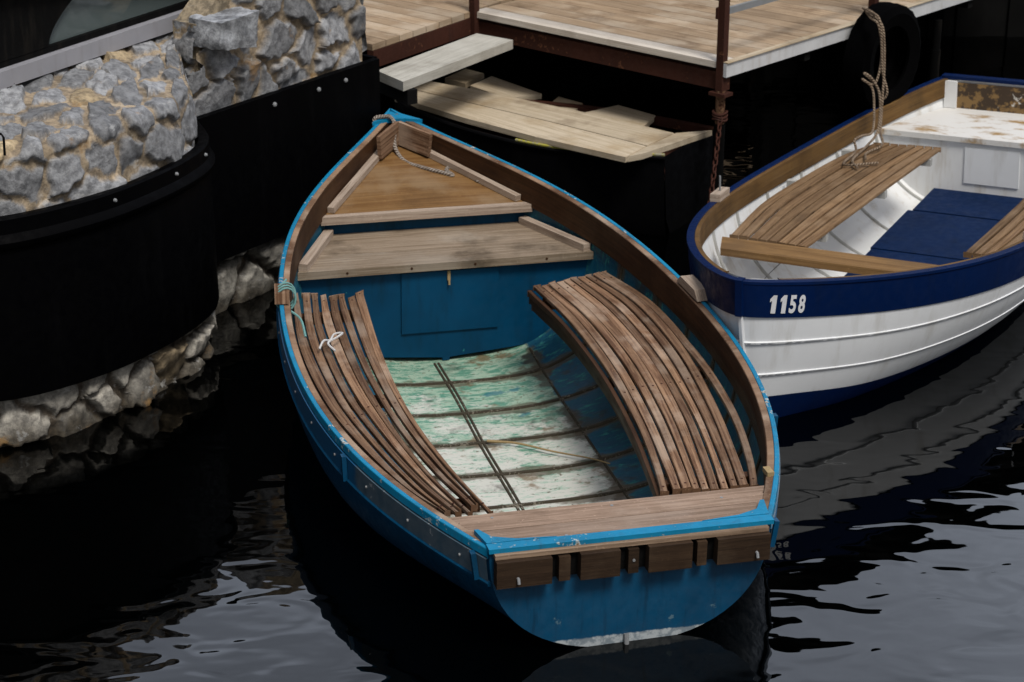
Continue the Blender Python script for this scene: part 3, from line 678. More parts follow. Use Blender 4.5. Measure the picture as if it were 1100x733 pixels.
# ------------------------------------------------------------ rubble masonry
def masonry(name, P, N, S, Hh, cell, parent, depth=.05, seed=1, mortar=(.28, .22, .15), base=(.235, .24, .25), tan=.2, squash=1.25, zdark=None, gap=.10, rough=1., hide=None):
    """P, N: (n,m,3) positions and normals; S, Hh: surface coordinates in metres. Each stone gets its own height, tilt and colour."""
    r = np.random.default_rng(seed); n, m = S.shape
    h_off = P[0, 0, 2]-Hh[0, 0]
    s0, s1, h0, h1 = S.min(), S.max(), Hh.min(), Hh.max()
    pts = []
    ny = int((h1-h0)/cell*squash)+2; nx = int((s1-s0)/cell)+2
    for j in range(ny):
        for i in range(nx):
            pts.append((s0+(i+.5*(j % 2)+r.uniform(-.42, .42))*cell, h0+(j+r.uniform(-.42, .42))*cell/squash))
    pts = np.array(pts); keep = r.random(len(pts)) > .16; pts = pts[keep]; K = len(pts)
    wx = .012*np.sin(S*31+Hh*17)+.008*np.sin(S*67-Hh*53); wy = .012*np.sin(Hh*37-S*19)+.007*np.cos(S*71+Hh*43)
    Q = np.stack([S+wx, (Hh+wy)*squash], -1).reshape(-1, 2); T = pts*np.array([1, squash])
    d = np.empty((len(Q), 2)); idx = np.empty(len(Q), int); idx2 = np.empty(len(Q), int)
    for a in range(0, len(Q), 4000):
        D = np.linalg.norm(Q[a:a+4000, None]-T[None], axis=2); o = np.argpartition(D, 1, axis=1)[:, :2]
        dd = np.take_along_axis(D, o, 1); sw = dd[:, 0] > dd[:, 1]; o[sw] = o[sw][:, ::-1]; dd[sw] = dd[sw][:, ::-1]
        idx[a:a+4000] = o[:, 0]; idx2[a:a+4000] = o[:, 1]; d[a:a+4000] = dd
    sep = np.linalg.norm(T[idx]-T[idx2], axis=1)
    edge = (d[:, 1]**2-d[:, 0]**2)/(2*sep+1e-9)           # true distance to the joint
    g = gap*cell*r.uniform(.5, 1.6, K)[idx]
    rise = np.clip((edge-g)/(.065*cell), 0, 1); rise = rise*rise*(3-2*rise)
    tilt = r.normal(0, .15, (K, 2)); hgt = r.uniform(.55, 1.15, K)
    rel = Q-T[idx]
    # second facet: each stone broken by a plane through it
    ang = r.uniform(0, 6.28, K); cut = r.uniform(-.2, .4, K)*cell; sl = r.uniform(.02, .28, K)*rough
    proj_ = rel[:, 0]*np.cos(ang[idx])+rel[:, 1]*np.sin(ang[idx])-cut[idx]
    facet = np.minimum(0, -proj_*sl[idx])
    ang2 = r.uniform(0, 6.28, K); proj2 = rel[:, 0]*np.cos(ang2[idx])+rel[:, 1]*np.sin(ang2[idx])-.15*cell
    facet += np.minimum(0, -proj2*(r.uniform(.02, .3, K)*rough)[idx])
    z = rise*(depth*hgt[idx]+(rel*tilt[idx]).sum(1)+facet)
    ls, lh = Q[:, 0], Q[:, 1]
    vn = np.zeros(len(ls))
    for o_ in range(3):                                    # value noise over the faces
        gq = 14*2.1**o_; G = r.normal(0, 1, (97, 97)); fx, fy = ls*gq % 96, lh*gq % 96; ix, iy = fx.astype(int), fy.astype(int); tx, ty = fx-ix, fy-iy
        tx = tx*tx*(3-2*tx); ty = ty*ty*(3-2*ty)
        vn += ((G[ix, iy]*(1-tx)+G[ix+1, iy]*tx)*(1-ty)+(G[ix, iy+1]*(1-tx)+G[ix+1, iy+1]*tx)*ty)*.0016*.6**o_
    z += vn*rise + .004*np.sin(ls*40+1)*np.sin(lh*36)*(1-rise)
    z = np.maximum(z, -.01)
    tone = r.uniform(.5, 1.2, K)
    isTan = r.random(K) < tan
    sc = np.array(base)[None]*tone[:, None]; sc[isTan] = np.array((.40, .31, .19))*tone[isTan][:, None]
    mk = np.clip((edge-g*.8)/(.05*cell), 0, 1)[:, None]
    mcol = np.array(mortar)[None]*(1+.25*np.sin(ls*13+lh*9)[:, None])
    col = mcol*(1-mk)+sc[idx]*mk
    V = P.reshape(-1, 3)+N.reshape(-1, 3)*z[:, None]
    if zdark is not None:                                 # algae-stained foot at the water line
        w = np.clip((zdark+.03*np.sin(ls*23)-V[:, 2])/.10, 0, 1)[:, None]*.85
        col = col*(1-w)+np.array((.035, .026, .014))[None]*w
    fa = np.arange(n*m).reshape(n, m); f = np.stack([fa[:-1, :-1], fa[1:, :-1], fa[1:, 1:], fa[:-1, 1:]], -1).reshape(-1, 4)
    if hide is not None: f = f[~hide(ls, lh+h_off)[f].any(1)]
    me = bpy.data.meshes.new(name); me.from_pydata(V.tolist(), [], f.tolist()); me.update()
    at_ = me.color_attributes.new('stone', 'FLOAT_COLOR', 'POINT')
    at_.data.foreach_set('color', np.concatenate([col, np.ones((len(col), 1))], 1).astype(np.float32).ravel())
    me.polygons.foreach_set('use_smooth', [True]*len(me.polygons)); me.materials.append(M['stone']); o = bpy.data.objects.new(name, me); COL.objects.link(o); o.parent = parent; return o

CUR = [(-3.5, 9.2), (-2.95, 8.98), (-2.45, 8.98), (-2.06, 9.28), (-1.81, 9.66), (-1.675, 10.0), (-1.66, 10.24), (-1.75, 10.52)]
WL0, WL1 = Vector((-2.98, 9.04)), Vector((-1.84, 11.09))      # foot line of the window wall
def curve_grid(n):
    pts = spline([(x, y, 0) for x, y in CUR], n); nr = []
    for i in range(n+1):
        t = (pts[min(i+1, n)]-pts[max(i-1, 0)]).normalized(); nr.append(Vector((t.y, -t.x, 0)))
    s = [0.]
    for i in range(n): s.append(s[-1]+(pts[i+1]-pts[i]).length)
    return pts, nr, s
def to_np(rows): return np.array([[tuple(p) for p in r] for r in rows])
def rounded_wall():
    b = thing('quay_wall', (0, 0, 0), (0, 0, 0), 'rounded rubble stone quay wall wrapped in a black rubber skirt', 'wall', 'stone quay walls')
    n = 600; pts, nr, s = curve_grid(n)
    def surf(prof, name, cell, **kw):           # prof: list of (frac towards the window line, z, normal-up part)
        P, N, S, Q = [], [], [], []; q = 0; pq = None
        for j, (f, z, up) in enumerate(prof):
            if pq: q += math.hypot((f-pq[0])*.75, z-pq[1])
            pq = (f, z); rp, rn = [], []
            for i in range(n+1):
                w = WL0.lerp(WL1, min(1, max(0, (s[i]-.45)/(s[-1]-.55))))
                rp.append(pts[i].lerp(Vector((w.x, w.y, 0)), f)+Vector((0, 0, z)))
                rn.append((nr[i]*(1-up)+Vector((0, 0, 1))*up).normalized())
            P.append(rp); N.append(rn); S.append(s); Q.append([q]*(n+1))
        return masonry(name, to_np(P), to_np(N), np.array(S), np.array(Q), cell, b, **kw)
    surf([(0, -.35+i*.0125, 0) for i in range(int((.62)/.0125)+1)], 'stone_foot', .235, seed=5, depth=.05, zdark=.07, mortar=(.07, .055, .04), base=(.32, .30, .26), tan=.12, gap=.07)
    pr = [(0, .9+i*.0125, 0) for i in range(37)]+[(.05*(1-math.cos(a)), 1.35+.05*math.sin(a), a/1.57) for a in [i/8*1.57 for i in range(1, 9)]]
    f0 = pr[-1][0]
    pr += [(f0+(1.02-f0)*t, 1.40+.07*t, 1.) for t in [i/76 for i in range(1, 77)]]
    surf(pr, 'stone_face', .215, seed=9, depth=.028, tan=.08, gap=.085)
    # rubber skirt: sheet with a rolled rib near the top
    def ring(o, z): return [pts[i]+nr[i]*o+Vector((0, 0, z)) for i in range(0, n+1, 4)]
    m = MB(); m.grid([ring(.03, 1.115), ring(.075, 1.12), ring(.085, 1.11), ring(.085, 1.04), ring(.10, 1.025), ring(.112, 1.005), ring(.105, .975), ring(.085, .96), ring(.088, .6), ring(.09, .23), ring(.085, .215), ring(.04, .215)])
    sk = m.build('rubber_skirt', M['rubber'], b, True)
    for f in (.47, .62, .76):
        i = int(n*f); p = pts[i]+nr[i]*.086+Vector((0, 0, 1.075)); d = nr[i]
        m = MB(); m.tube([p-d*.004, p+d*.006, p+d*.012], lambda t: .010 if t < .6 else .006, 8); m.build('bolt', M['steel'], sk, True)
    m = MB(); p = at(2, 152, 1.5); m.tube([p+Vector((-.12, 0, .02)), p+Vector((0, 0, .035)), p+Vector((.012, -.01, .02)), p+Vector((.012, -.02, -.06))], .006, 7); m.build('iron_hook', M['dark_frame'], b, True)
rounded_wall()

def straight_wall():
    b = thing('quay_wall', (-1.72, 10.65, 0), (0, 0, 0), 'straight rubble stone quay wall above a bolted black rubber panel, behind the bow of the blue boat', 'wall', 'stone quay walls')
    A, B_ = Vector((-1.76, 10.60, 0)), Vector((-.885, 11.86, 0)); A = A-(B_-A).normalized()*.45; d = (B_-A); Ln = d.length; d.normalize(); nn = Vector((d.y, -d.x, 0))
    off_ = Vector(b.location)
    def surf(name, o0, dirv, nrm, ln, z0, z1, step=.009, **kw):
        ns, nz = int(ln/step)+1, int((z1-z0)/step)+1
        P = [[o0-off_+dirv*(i*step)+Vector((0, 0, z0+j*step)) for i in range(ns)] for j in range(nz)]
        N = [[nrm]*ns]*nz; S = [[i*step for i in range(ns)]]*nz; Q = [[j*step]*ns for j in range(nz)]
        return masonry(name, to_np(P), to_np(N), np.array(S), np.array(Q), parent=b, **kw)
    top = lambda a: 1.60+np.clip((a-.62)*.95, 0, .42)
    surf('stone_foot', A-nn*.02, d, nn, Ln, -.35, .42, cell=.40, seed=3, depth=.06, zdark=.06, mortar=(.05, .04, .03), base=(.30, .285, .25), tan=.08, gap=.05)
    surf('stone_face', A, d, nn, Ln, .95, 2.0, cell=.25, seed=33, depth=.042, tan=.06, gap=.085, mortar=(.27, .21, .14), hide=lambda a, z: (z > 1.47) & ((a < .585) | (z > top(a))))
    surf('side_face', A+d*.593-nn*.17, nn, Vector((-d.x, -d.y, 0)), .17, 1.30, 1.60, cell=.2, seed=14, depth=.03, gap=.08)
    surf('end_face', A+d*Ln, Vector((-nn.x, -nn.y, 0)), d, .8, .2, 2.0, cell=.22, seed=8, depth=.04)
    q = lambda p: p-off_; m = MB(); e = A+d*.60-nn*.012
    m.prism([q(e+Vector((0, 0, 1.30))), q(A+d*Ln-nn*.012+Vector((0, 0, 1.30))), q(A+d*Ln-nn*.012+Vector((0, 0, 1.995))), q(A+d*1.16-nn*.012+Vector((0, 0, 1.995))), q(A+d*.63-nn*.012+Vector((0, 0, 1.595))), q(e+Vector((0, 0, 1.595)))], -nn*.17)
    m.build('wall_core', M['stone'], b)
    # the projecting dressed block
    c = A+d*.74+nn*.05+Vector((0, 0, 1.545))-off_; m = MB(); nb = 9
    def blk(i, j, k):                          # a rough-hewn block: a cube whose faces are dented and skewed
        x, y, z = i/nb-.5, j/nb-.5, k/nb-.5
        f = .02*math.sin(x*9+z*7+1)+.018*math.sin(y*13-z*8)+.014*math.sin(x*31+y*23+z*27)
        q = Vector((x, y, z)); q *= 1+f*1.6-.12*max(0, q.length-.62)
        return c+d*(q.x*.30+.03*z)+nn*(q.y*.24)+Vector((0, 0, q.z*.17+.05*x*z-.015*x))
    R_ = range(nb+1)
    for fix in (0, nb):
        for fn in (lambda p, q, w: (w, p, q), lambda p, q, w: (q, w, p), lambda p, q, w: (p, q, w)):
            m.grid([[blk(*fn(p, q, fix)) for q in R_] for p in R_], flip=(fix == 0))
    bl = m.build('hewn_block', M['stone'], b, True)
    me = bl.data; at_ = me.color_attributes.new('stone', 'FLOAT_COLOR', 'POINT'); at_.data.foreach_set('color', [c_ for v_ in me.vertices for c_ in (lambda t: (.25*t, .26*t, .275*t, 1))(1+.3*math.sin(v_.co.x*23+v_.co.z*31)+.2*math.sin(v_.co.y*47))])
    cp = [o for o in b.children if o.name.startswith('wall_core')][0].data; at_ = cp.color_attributes.new('stone', 'FLOAT_COLOR', 'POINT'); at_.data.foreach_set('color', [.26, .21, .14, 1]*len(cp.vertices))
    m = MB(); m.prism([q(A+d*.02+nn*.045+Vector((0, 0, .28))), q(A+d*(Ln+.045)+nn*.045+Vector((0, 0, .28))), q(A+d*(Ln+.045)+nn*.09+Vector((0, 0, .28))), q(A+d*.02+nn*.09+Vector((0, 0, .28)))], (0, 0, .84))
    m.prism([q(A+d*(Ln+.045)+nn*.045+Vector((0, 0, .28))), q(A+d*(Ln+.08)+nn*.045+Vector((0, 0, .28))), q(A+d*(Ln+.08)-nn*.7+Vector((0, 0, .28))), q(A+d*(Ln+.045)-nn*.7+Vector((0, 0, .28)))], (0, 0, .84))
    sk = m.build('rubber_panel', M['rubber'], b, False, .006)
    for f in (.545, .738, .861):
        p = q(A+d*(Ln*f)+nn*.091+Vector((0, 0, 1.06))); m = MB(); m.tube([p-nn*.003, p+nn*.007, p+nn*.013], lambda t: .014 if t < .6 else .007, 8); m.build('bolt', M['steel'], sk, True)
straight_wall()

# ------------------------------------------------------------ waterside building with the low window
def building():
    a, c = Vector((-2.98, 9.04, 0)), Vector((-1.50, 11.70, 0)); d = (c-a); Ln = d.length; d.normalize(); nn = Vector((d.y, -d.x, 0))
    b = thing('waterside_building', (0, 0, 0), (0, 0, 0), 'dark waterside building with a wide low window and pale sill over the stone ledge', 'building')
    DZ = Vector((0, 0, -.17))
    def slab(name, f0, f1, z0, z1, o0, o1, mat, par=b, bev=.004, drop=0.):
        m = MB(); p = [a+d*(Ln*f0)+nn*o0, a+d*(Ln*f1)+nn*o0, a+d*(Ln*f1)+nn*o1, a+d*(Ln*f0)+nn*o1]
        lo = [q+Vector((0, 0, z0-(drop*f0 if z0 > 1.9 else 0) if i in (0, 3) else z0-(drop*f1 if z0 > 1.9 else 0))) for i, q in enumerate(p)]
        hi = [q+Vector((0, 0, z1-drop*(f0 if i in (0, 3) else f1))) for i, q in enumerate(p)]
        if geometry.normal(lo).z < 0: lo.reverse(); hi.reverse()
        lo = [p+DZ for p in lo]; hi = [p+DZ for p in hi]
        m.poly(hi); m.poly(list(reversed(lo)))
        for i in range(4): m.poly([lo[i], lo[(i+1) % 4], hi[(i+1) % 4], hi[i]])
        return m.build(name, mat, par, False, bev)
    slab('base_board', 0, 1, 1.40, 1.665, -.10, -.012, M['redboard'])
    w = slab('window', .0, 1, 1.755, 1.785, -.07, .0, M['dark_frame'])
    slab('sill', -.02, 1.0, 1.667, 1.752, -.10, .045, M['grey_sill'], w)
    slab('pane', .02, .92, 1.785, 2.18, -.045, -.03, M['glass'], w, 0, .34)
    slab('frame', 0, 1, 2.18, 2.23, -.07, .0, M['dark_frame'], w, .004, .34)
    slab('frame', .93, 1, 1.787, 2.178, -.07, .0, M['dark_frame'], w, .002, .34)
    # broad curved black brace at the left of the pane
    m = MB(); o = lambda f, z: a+d*(Ln*f)+nn*.004+Vector((0, 0, z))+DZ
    pts = [o(-.02, 1.787), o(.425, 1.787)]+[o(.425+.095*(t**1.7), 1.787+.245*t) for t in [i/10 for i in range(1, 11)]]+[o(-.02, 2.18)]
    m.prism([p-nn*.03 for p in pts], nn*.03); m.build('brace', M['dark_frame'], w)
    slab('roof', -.03, 1.01, 2.232, 2.28, -1.6, .06, M['roofdark'], b, .004, .34)  # unseen roof, pitched so the water beside it still mirrors sky
    slab('wall', 0, 1, .3, 1.39, -1.5, -.45, M['timber_dark']); slab('wall', 0, 1, 1.70, 2.23, -1.5, -.30, M['timber_dark'], b, .004, .34)
    slab('upper_wall', -1.2, .50, 1.5, 5.2, -3.5, -.42, M['timber_dark'])  # unseen upper storey, added so the water at left mirrors something dark
    slab('roof', -1.3, .55, 5.202, 5.32, -3.7, -.2, M['roofdark'])
building()

# ------------------------------------------------------------ timber platform on steel posts
PZ = 1.0
pB, pC, pD, pA = at(507, 12, PZ), at(777, 68, PZ), at(990, 2, PZ), at(400, 48, PZ)
def platform():
    e1 = (pC-pB).normalized(); e2 = (pD-pC).normalized()
    b = thing('timber_platform', (pC.x, pC.y, 0), (0, 0, 0), 'raised timber boardwalk on rusty steel beams with a rail post at its corner', 'platform')
    o = Vector((pC.x, pC.y, 0)); fD = pC+e2*6.0; fB = pB+e2*4.9; fA = pA+e2*5.9; fL = pA-e1*1.6+e2*.4
    # deck boards run along the front edge
    m = MB(); w = .145; k = 0
    def clip(t):                                  # extent along e1 of the deck at distance t behind the front edge
        return 0., (pC-pB).length
    Lf = (pC-pB).length
    m2 = MB()
    while k*w < 5.2:
        t0, t1 = k*w+.002, (k+1)*w-.004
        x0 = -.0 if k*w < .0 else 0
        P_ = lambda x, t: pB+e1*x+e2*t+Vector((0, 0, -.04))-o
        tb = max(0, k*w)
        left = 0.
        (m2 if k == 0 else m).prism([P_(left, t0), P_(Lf, t0), P_(Lf, t1), P_(left, t1)], (0, 0, .04), ax=e1); k += 1
    # the part left of the inner corner starts further forward
    eA = (pA-pB); ta = eA.dot(e2)
    L2 = 2.6; k = 0
    dA = (pB-pA).length; ea = (pB-pA).normalized()
    while k*w < 5.6:
        P_ = lambda x, t: pA+ea*t-e1*x+Vector((0, 0, -.041))-o
        g = .002
        m.prism([P_(L2, k*w+.002), P_(g if k*w < dA else .006, k*w+.002), P_(g if k*w < dA else .006, (k+1)*w-.004), P_(L2, (k+1)*w-.004)], (0, 0, .04), ax=e1); k += 1
    m.build('deck_boards', M['deck'], b, False, .003); m2.build('edge_board', M['deck_pale'], b, False, .004)
    q = lambda p, z: Vector((p.x, p.y, z))-o
    m = MB(); m.beam(q(pB+e2*.05, .875), q(pC+e2*.05, .875), .05, .11); m.build('front_beam', M['rust'], b, False, .004)
    m = MB(); m.beam(q(pA-e1*.02, .90), q(pB-e1*.02, .90), .05, .11); m.build('side_beam', M['rust'], b, False, .004)
    m = MB(); m.beam(q(pC+e1*.014, .955), q(pC+e1*.014+e2*6, .955), .024, .085); m.build('white_fascia', M['white_trim'], b, False, .003)
    m = MB(); m.beam(q(pC+e1*.012, 1.0035), q(pC+e1*.012+e2*6, 1.0035), .05, .005); m.build('edge_strip', M['plank'], b)
    for i in range(5):
        m = MB(); t = .9+i*1.0; m.beam(q(pB+e2*t, .90), q(pC+e2*t, .90), .06, .11); m.build('joist', M['timber_dark'], b)
    pc = pC-e1*.025+e2*.02; p3 = at(922, 14, PZ); p3 = pC+e2*((p3-pC).dot(e2))-e1*.02
    pb = pB-e1*.0+e2*.0+e1*.02
    for p in (pc, pb, p3, pc+e2*4.6):
        m = MB(); m.beam(q(p, .80), q(p, 2.05), .05, .05, z=(e1.x, e1.y, 0)); m.build('rail_post', M['rust'], b, False, .004)
    for p in (pc, pc+e2*2.5, pb+e2*2.5, pc+e2*4.8):
        m = MB(); m.tube([q(p, z) for z in (.82, .75, .60)], .03, 12); pl = m.build('pile', M['rust_pole'] if p is pc else M['roofdark'], b, True)
        m = MB(); m.tube([q(p, z) for z in (.61, .3, .0, -.6)], .036, 12); m.build('dark_sleeve', M['roofdark'], pl, True)  # added sleeve: the pole's darkness below the deck is put into its colour
    for z in (1.40, 2.02):
        m = MB(); m.beam(q(pb, z), q(pc-e1*.026, z), .03, .05); m.build('handrail', M['rust'], b, False, .004)
    m = MB(); m.beam(q(pc+e2*.026, 1.31), q(pc+e2*4.6, 1.31), .022, .04); m.build('handrail', M['steel'], b, False, .004)
    m = MB(); m.beam(q(pc+e2*.026, 2.02), q(pc+e2*4.6, 2.02), .022, .04); m.build('handrail', M['rust'], b, False, .004)
    # plate and clamp where pole and post meet
    m = MB(); m.box(q(pc, .80), .12, .09, .02, e1); m.build('post_plate', M['rust'], b, False, .003)
    m = MB(); m.box(q(pc-e1*.03, 1.30), .02, .06, .07, e1); m.build('rail_bracket', M['rust'], b, False, .003)
    return e1, e2, pc, p3
E1, E2, PCP, P3 = platform()

# ------------------------------------------------------------ added black boathouse beyond
def backdrop():
    y0, y1 = 17.2, 27.
    b = thing('backdrop', (.5, y0, 0), (0, 0, 0), 'tall black timber boathouse standing behind the boardwalk', 'building')
    xl, xr, xm = -4.2, 5.4, 0.0
    m = MB(); x = xl; w = .22
    xw = -.95; zt = lambda x: 6.75-.62*abs(x-xm) if x > xw+.001 else 5.0+.03*(x-xw)  # unseen roofline, shaped to set where the water mirrors sky
    while x < xr-.01:
        x2 = min(x+w, xr); dpt = .03 if int((x-xl)/w) % 2 else .055
        m.prism([(x+.002, 0, -.6), (x2-.002, 0, -.6), (x2-.002, 0, zt(x2)), (x+.002, 0, zt(x))], (0, -dpt, 0), ax=(0, 0, 1)); x += w
    m.prism([(xl, .03, -.6), (xr, .03, -.6), (xr, .03, zt(xr)), (xm, .03, zt(xm)), (xw, .03, 6.16), (xw, .03, 5.0), (xl, .03, zt(xl))], (0, .05, 0), ax=(0, 0, 1))
    m.build('front_wall', M['timber_dark'], b)
    for x in (xl, xr):
        m = MB(); m.prism([(x-.04, .01, -.6), (x+.04, .01, -.6), (x+.04, y1-y0, -.6), (x-.04, y1-y0, -.6)], (0, 0, zt(x)+.58)); m.build('side_wall', M['timber_dark'], b)
    for xa, xe, za in ((xm, xw, zt(xm)), (xm, xr+.25, zt(xm)), (xw-.01, xl-.25, 5.0)):
        m = MB(); ze = 6.16 if xe == xw else zt(xe); m.prism([(xa, -.2, za+.01), (xe, -.2, ze+.01), (xe, y1-y0, ze+.01), (xa, y1-y0, za+.01)], (0, 0, .10)); m.build('roof', M['roofdark'], b)
    for x in (1.6, 3.1, 4.4):
        m = MB(); m.box((x, -.075, 1.2), .12, .05, 3.4); m.build('wall_post', M['roofdark'], b)
    for z in (.55, 1.9):
        m = MB(); m.box((2.4, -.11, z), 5.6, .03, .10); m.build('wall_rail', M['roofdark'], b)
backdrop()

# ------------------------------------------------------------ black boat with planks, gangplank
def black_boat():
    s1, s2 = at(714, 168, .47), at(771, 137, .47); bow = Vector((-.90, 13.35, .52)); 
    mid = (s1+s2)/2; ax = Vector((bow.x-mid.x, bow.y-mid.y, 0)); L = ax.length; ax.normalize(); pr = Vector((-ax.y, ax.x, 0))
    b = thing('rowing_boat', (mid.x, mid.y, 0), (0, 0, 0), 'black hulled boat covered with pale planks, tucked under the boardwalk edge', 'boat', 'boats moored by the boardwalk')
    o = Vector((mid.x, mid.y, 0)); hw = (s1-s2).length/2
    near = [at(714, 168, .47), at(640, 164, .46), at(575, 156, .46), at(505, 139, .47), at(455, 121, .48), at(424, 104, .50)]
    N_ = spline([p-o for p in near], 24)
    def mirror(p): return p-pr*(2*p.dot(pr))
    sgn = N_[0].dot(pr)
    far = [mirror(p) for p in N_]; off2 = (s2-o)-far[0]
    far = [p+off2*(1-i/24) for i, p in enumerate(far)]
    m = MB()
    for line, fl in ((N_, False), (far, True)):
        ct = [(N_[i]+far[i])/2 for i in range(25)]
        rows = []
        for i, p in enumerate(line):
            c = ct[i]; rows.append([c.lerp(p, k)+Vector((0, 0, z-p.z)) for k, z in ((.0, -.30), (.55, -.28), (.82, -.15), (.94, .05), (.985, .28), (1.0, p.z))])
        m.grid(rows, flip=not fl)
    m.poly([N_[0]+Vector((0, 0, -.0)), far[0], far[0].lerp(N_[0], .06)+Vector((0, 0, -.42)), far[0].lerp(N_[0], .25)+Vector((0, 0, -.68)), N_[0].lerp(far[0], .25)+Vector((0, 0, -.68)), N_[0].lerp(far[0], .06)+Vector((0, 0, -.42))])
    m.build('hull', M['black_hull'], b, True)
    m = MB(); m.grid([[N_[i].lerp(far[i], .03)+Vector((0, 0, -.16)), far[i].lerp(N_[i], .03)+Vector((0, 0, -.16))] for i in range(25)]); m.build('inner_floor', M['rust'], b)
    m = MB(); m.tube([p+Vector((0, 0, -.012)) for p in N_], .016, 7); m.build('rub_rail', M['black_hull'], b, True)
    for line in (far,):
        m = MB(); m.sweep(line, lambda i: [line[i]+Vector((0, 0, .0))+pr*sgn*0+q for q in (Vector((0, 0, -.05)), (N_[i]-line[i]).normalized()*.05+Vector((0, 0, -.05)), (N_[i]-line[i]).normalized()*.05, Vector((0, 0, 0.001)))]); m.build('far_rail', M['rust'], b)
    z = .475
    def board(name, px, mat, z, th=.035):
        m = MB(); P_ = [at(x, y, z+th)-o-Vector((0, 0, th)) for x, y in px]; m.prism(P_, (0, 0, th), ax=P_[1]-P_[0]); return m.build(name, mat, b, False, .004)
    board('deck_plank', [(424, 104), (500, 127), (575, 147), (672, 169), (694, 157), (590, 131), (505, 111), (437, 95)], M['plank'], z)
    board('deck_plank', [(438, 94.5), (506, 110.5), (591, 130.5), (695, 156.5), (724, 143), (620, 119), (520, 98), (460, 87)], M['plank'], z)
    board('cross_plank', [(505, 92), (545, 106), (582, 101), (528, 82)], M['plank'], z-.04)
    board('cross_plank', [(628, 121), (690, 137), (704, 124), (664, 113)], M['plank'], z-.04)
    board('cross_plank', [(590, 112), (618, 119), (626, 111), (600, 104)], M['plank'], z-.06)
    board('cross_plank', [(478, 84), (500, 90), (520, 79), (500, 74)], M['plank'], z-.05)
    board('stern_plank', [(673, 168.5), (690, 165.5), (765, 140), (726, 143), (696, 157)], M['plank'], z-.006)
    # yellow strip along the near edge
    m = MB(); pts = [p+Vector((0, 0, .008)) for p in N_[:12]]; m.tube(pts, .011, 6); n = paint('yellowed_paint', (.42, .38, .06), (.3, .28, .2), .52, .7, sc=3); m.build('yellow_edge', n, b, True)
black_boat()

def gangplank():
    z0, z1 = .93, .905
    P_ = [at(405, 76, z0), at(433, 88, z0), at(551, 43, z1), at(512, 36, z1)]
    o = sum(P_, Vector())/4; b = thing('gangplank', (o.x, o.y, o.z-.05), (0, 0, 0), 'thick pale grey plank bridging from the stone wall end to under the boardwalk', 'plank')
    m = MB(); m.prism([p-Vector((0, 0, .06))-Vector(b.location) for p in P_], (0, 0, .06), ax=P_[3]-P_[0]); m.build('board', M['plank_grey'], b, False, .005)
    m = MB(); e = (P_[1]-P_[0]).normalized(); c = (P_[0]+P_[1])/2+Vector((.04, .07, -.11))-Vector(b.location); m.beam(c-e*.18, c+e*.18, .07, .09); m.build('end_bearer', M['timber_dark'], b)
gangplank()

# ------------------------------------------------------------ ropes, chain, tyre, reed
def rope(name, pts, r, mat, label, cat, n=80, wob=.0):
    P_ = spline(pts, n)
    m = MB(); m.tube(P_, r, 7); o = m.build(name, mat, None, True); return tag(o, label, cat)
h = H1
rope('mooring_rope', [w1(-.13, 4.66, .70), w1(-.13, 4.70, .79), w1(-.08, 4.71, .803), w1(-.035, 4.69, .80), w1(-.02, 4.64, .765), w1(-.035, 4.57, .66), w1(.0, 4.46, .60), w1(.08, 4.34, .592), w1(.19, 4.25, .58), w1(.235, 4.22, .572), w1(.215, 4.29, .58),
     w1(.25, 4.335, .588), w1(.32, 4.29, .58), w1(.345, 4.19, .562), w1(.37, 4.12, .556), w1(.40, 4.12, .552)], .0125, M['rope_pale'], 'pale rope tied at the bow of the blue boat, trailing over its bow deck', 'rope', 140)
# long rope from the platform's rail to the white boat
R0 = Vector((P3.x, P3.y, 0)); rr = P3+E1*.05
f2 = lambda a, l, z: w2(-l, a, z)
def ad(x, y, Y):                     # a photo point at distance Y
    p0, p1 = at(x, y, 0), at(x, y, 1); return p0.lerp(p1, (Y-p0.y)/(p1.y-p0.y))
top = R0+Vector((0, 0, 1.03)); D_ = 12.86
strands = [
 [top+Vector((-.04, .03, .0)), R0-E1*.04-E2*.02+Vector((0, 0, 1.04)), ad(932, 13, 13.05), ad(943, 21, 12.92), ad(949, 34, D_), ad(950, 70, D_-.03), ad(948, 105, D_-.08), ad(946, 140, D_-.2), f2(1.30, -.50, .42), f2(1.42, -.56, .392), f2(1.55, -.52, .392)],
 [top+Vector((-.04, -.03, .01)), ad(927, 9, 13.08), ad(938, 14, 12.95), ad(946, 26, D_), ad(948, 75, D_-.03), ad(953, 98, D_-.06), ad(948, 106, D_-.06), ad(940, 90, D_-.05), ad(928, 79, D_-.04), ad(936, 84, D_-.05), ad(945, 103, D_-.08), ad(943, 140, D_-.2), ad(931, 157, D_-.35), f2(1.62, -.58, .40), f2(1.75, -.50, .392)],
 [ad(944, 22, 12.93), ad(937, 17, 12.95), ad(930, 12, 13.06), ad(936, 20, 12.95), ad(944, 28, D_), ad(947, 60, D_), ad(940, 90, D_-.05), ad(926, 85, D_-.05), ad(937, 95, D_-.08), ad(939, 120, D_-.15), ad(937, 142, D_-.3), ad(926, 146, D_-.4), ad(918, 151, D_-.45), ad(919, 163, D_-.5), f2(1.72, -.60, .395), f2(1.60, -.42, .392)],
]
m = MB()
for s_ in strands: m.tube(spline(s_, 90), .008, 7)
tag(m.build('mooring_rope', M['rope'], None, True), 'tan rope hanging in loops from the boardwalk post down to the white boat bench', 'rope')
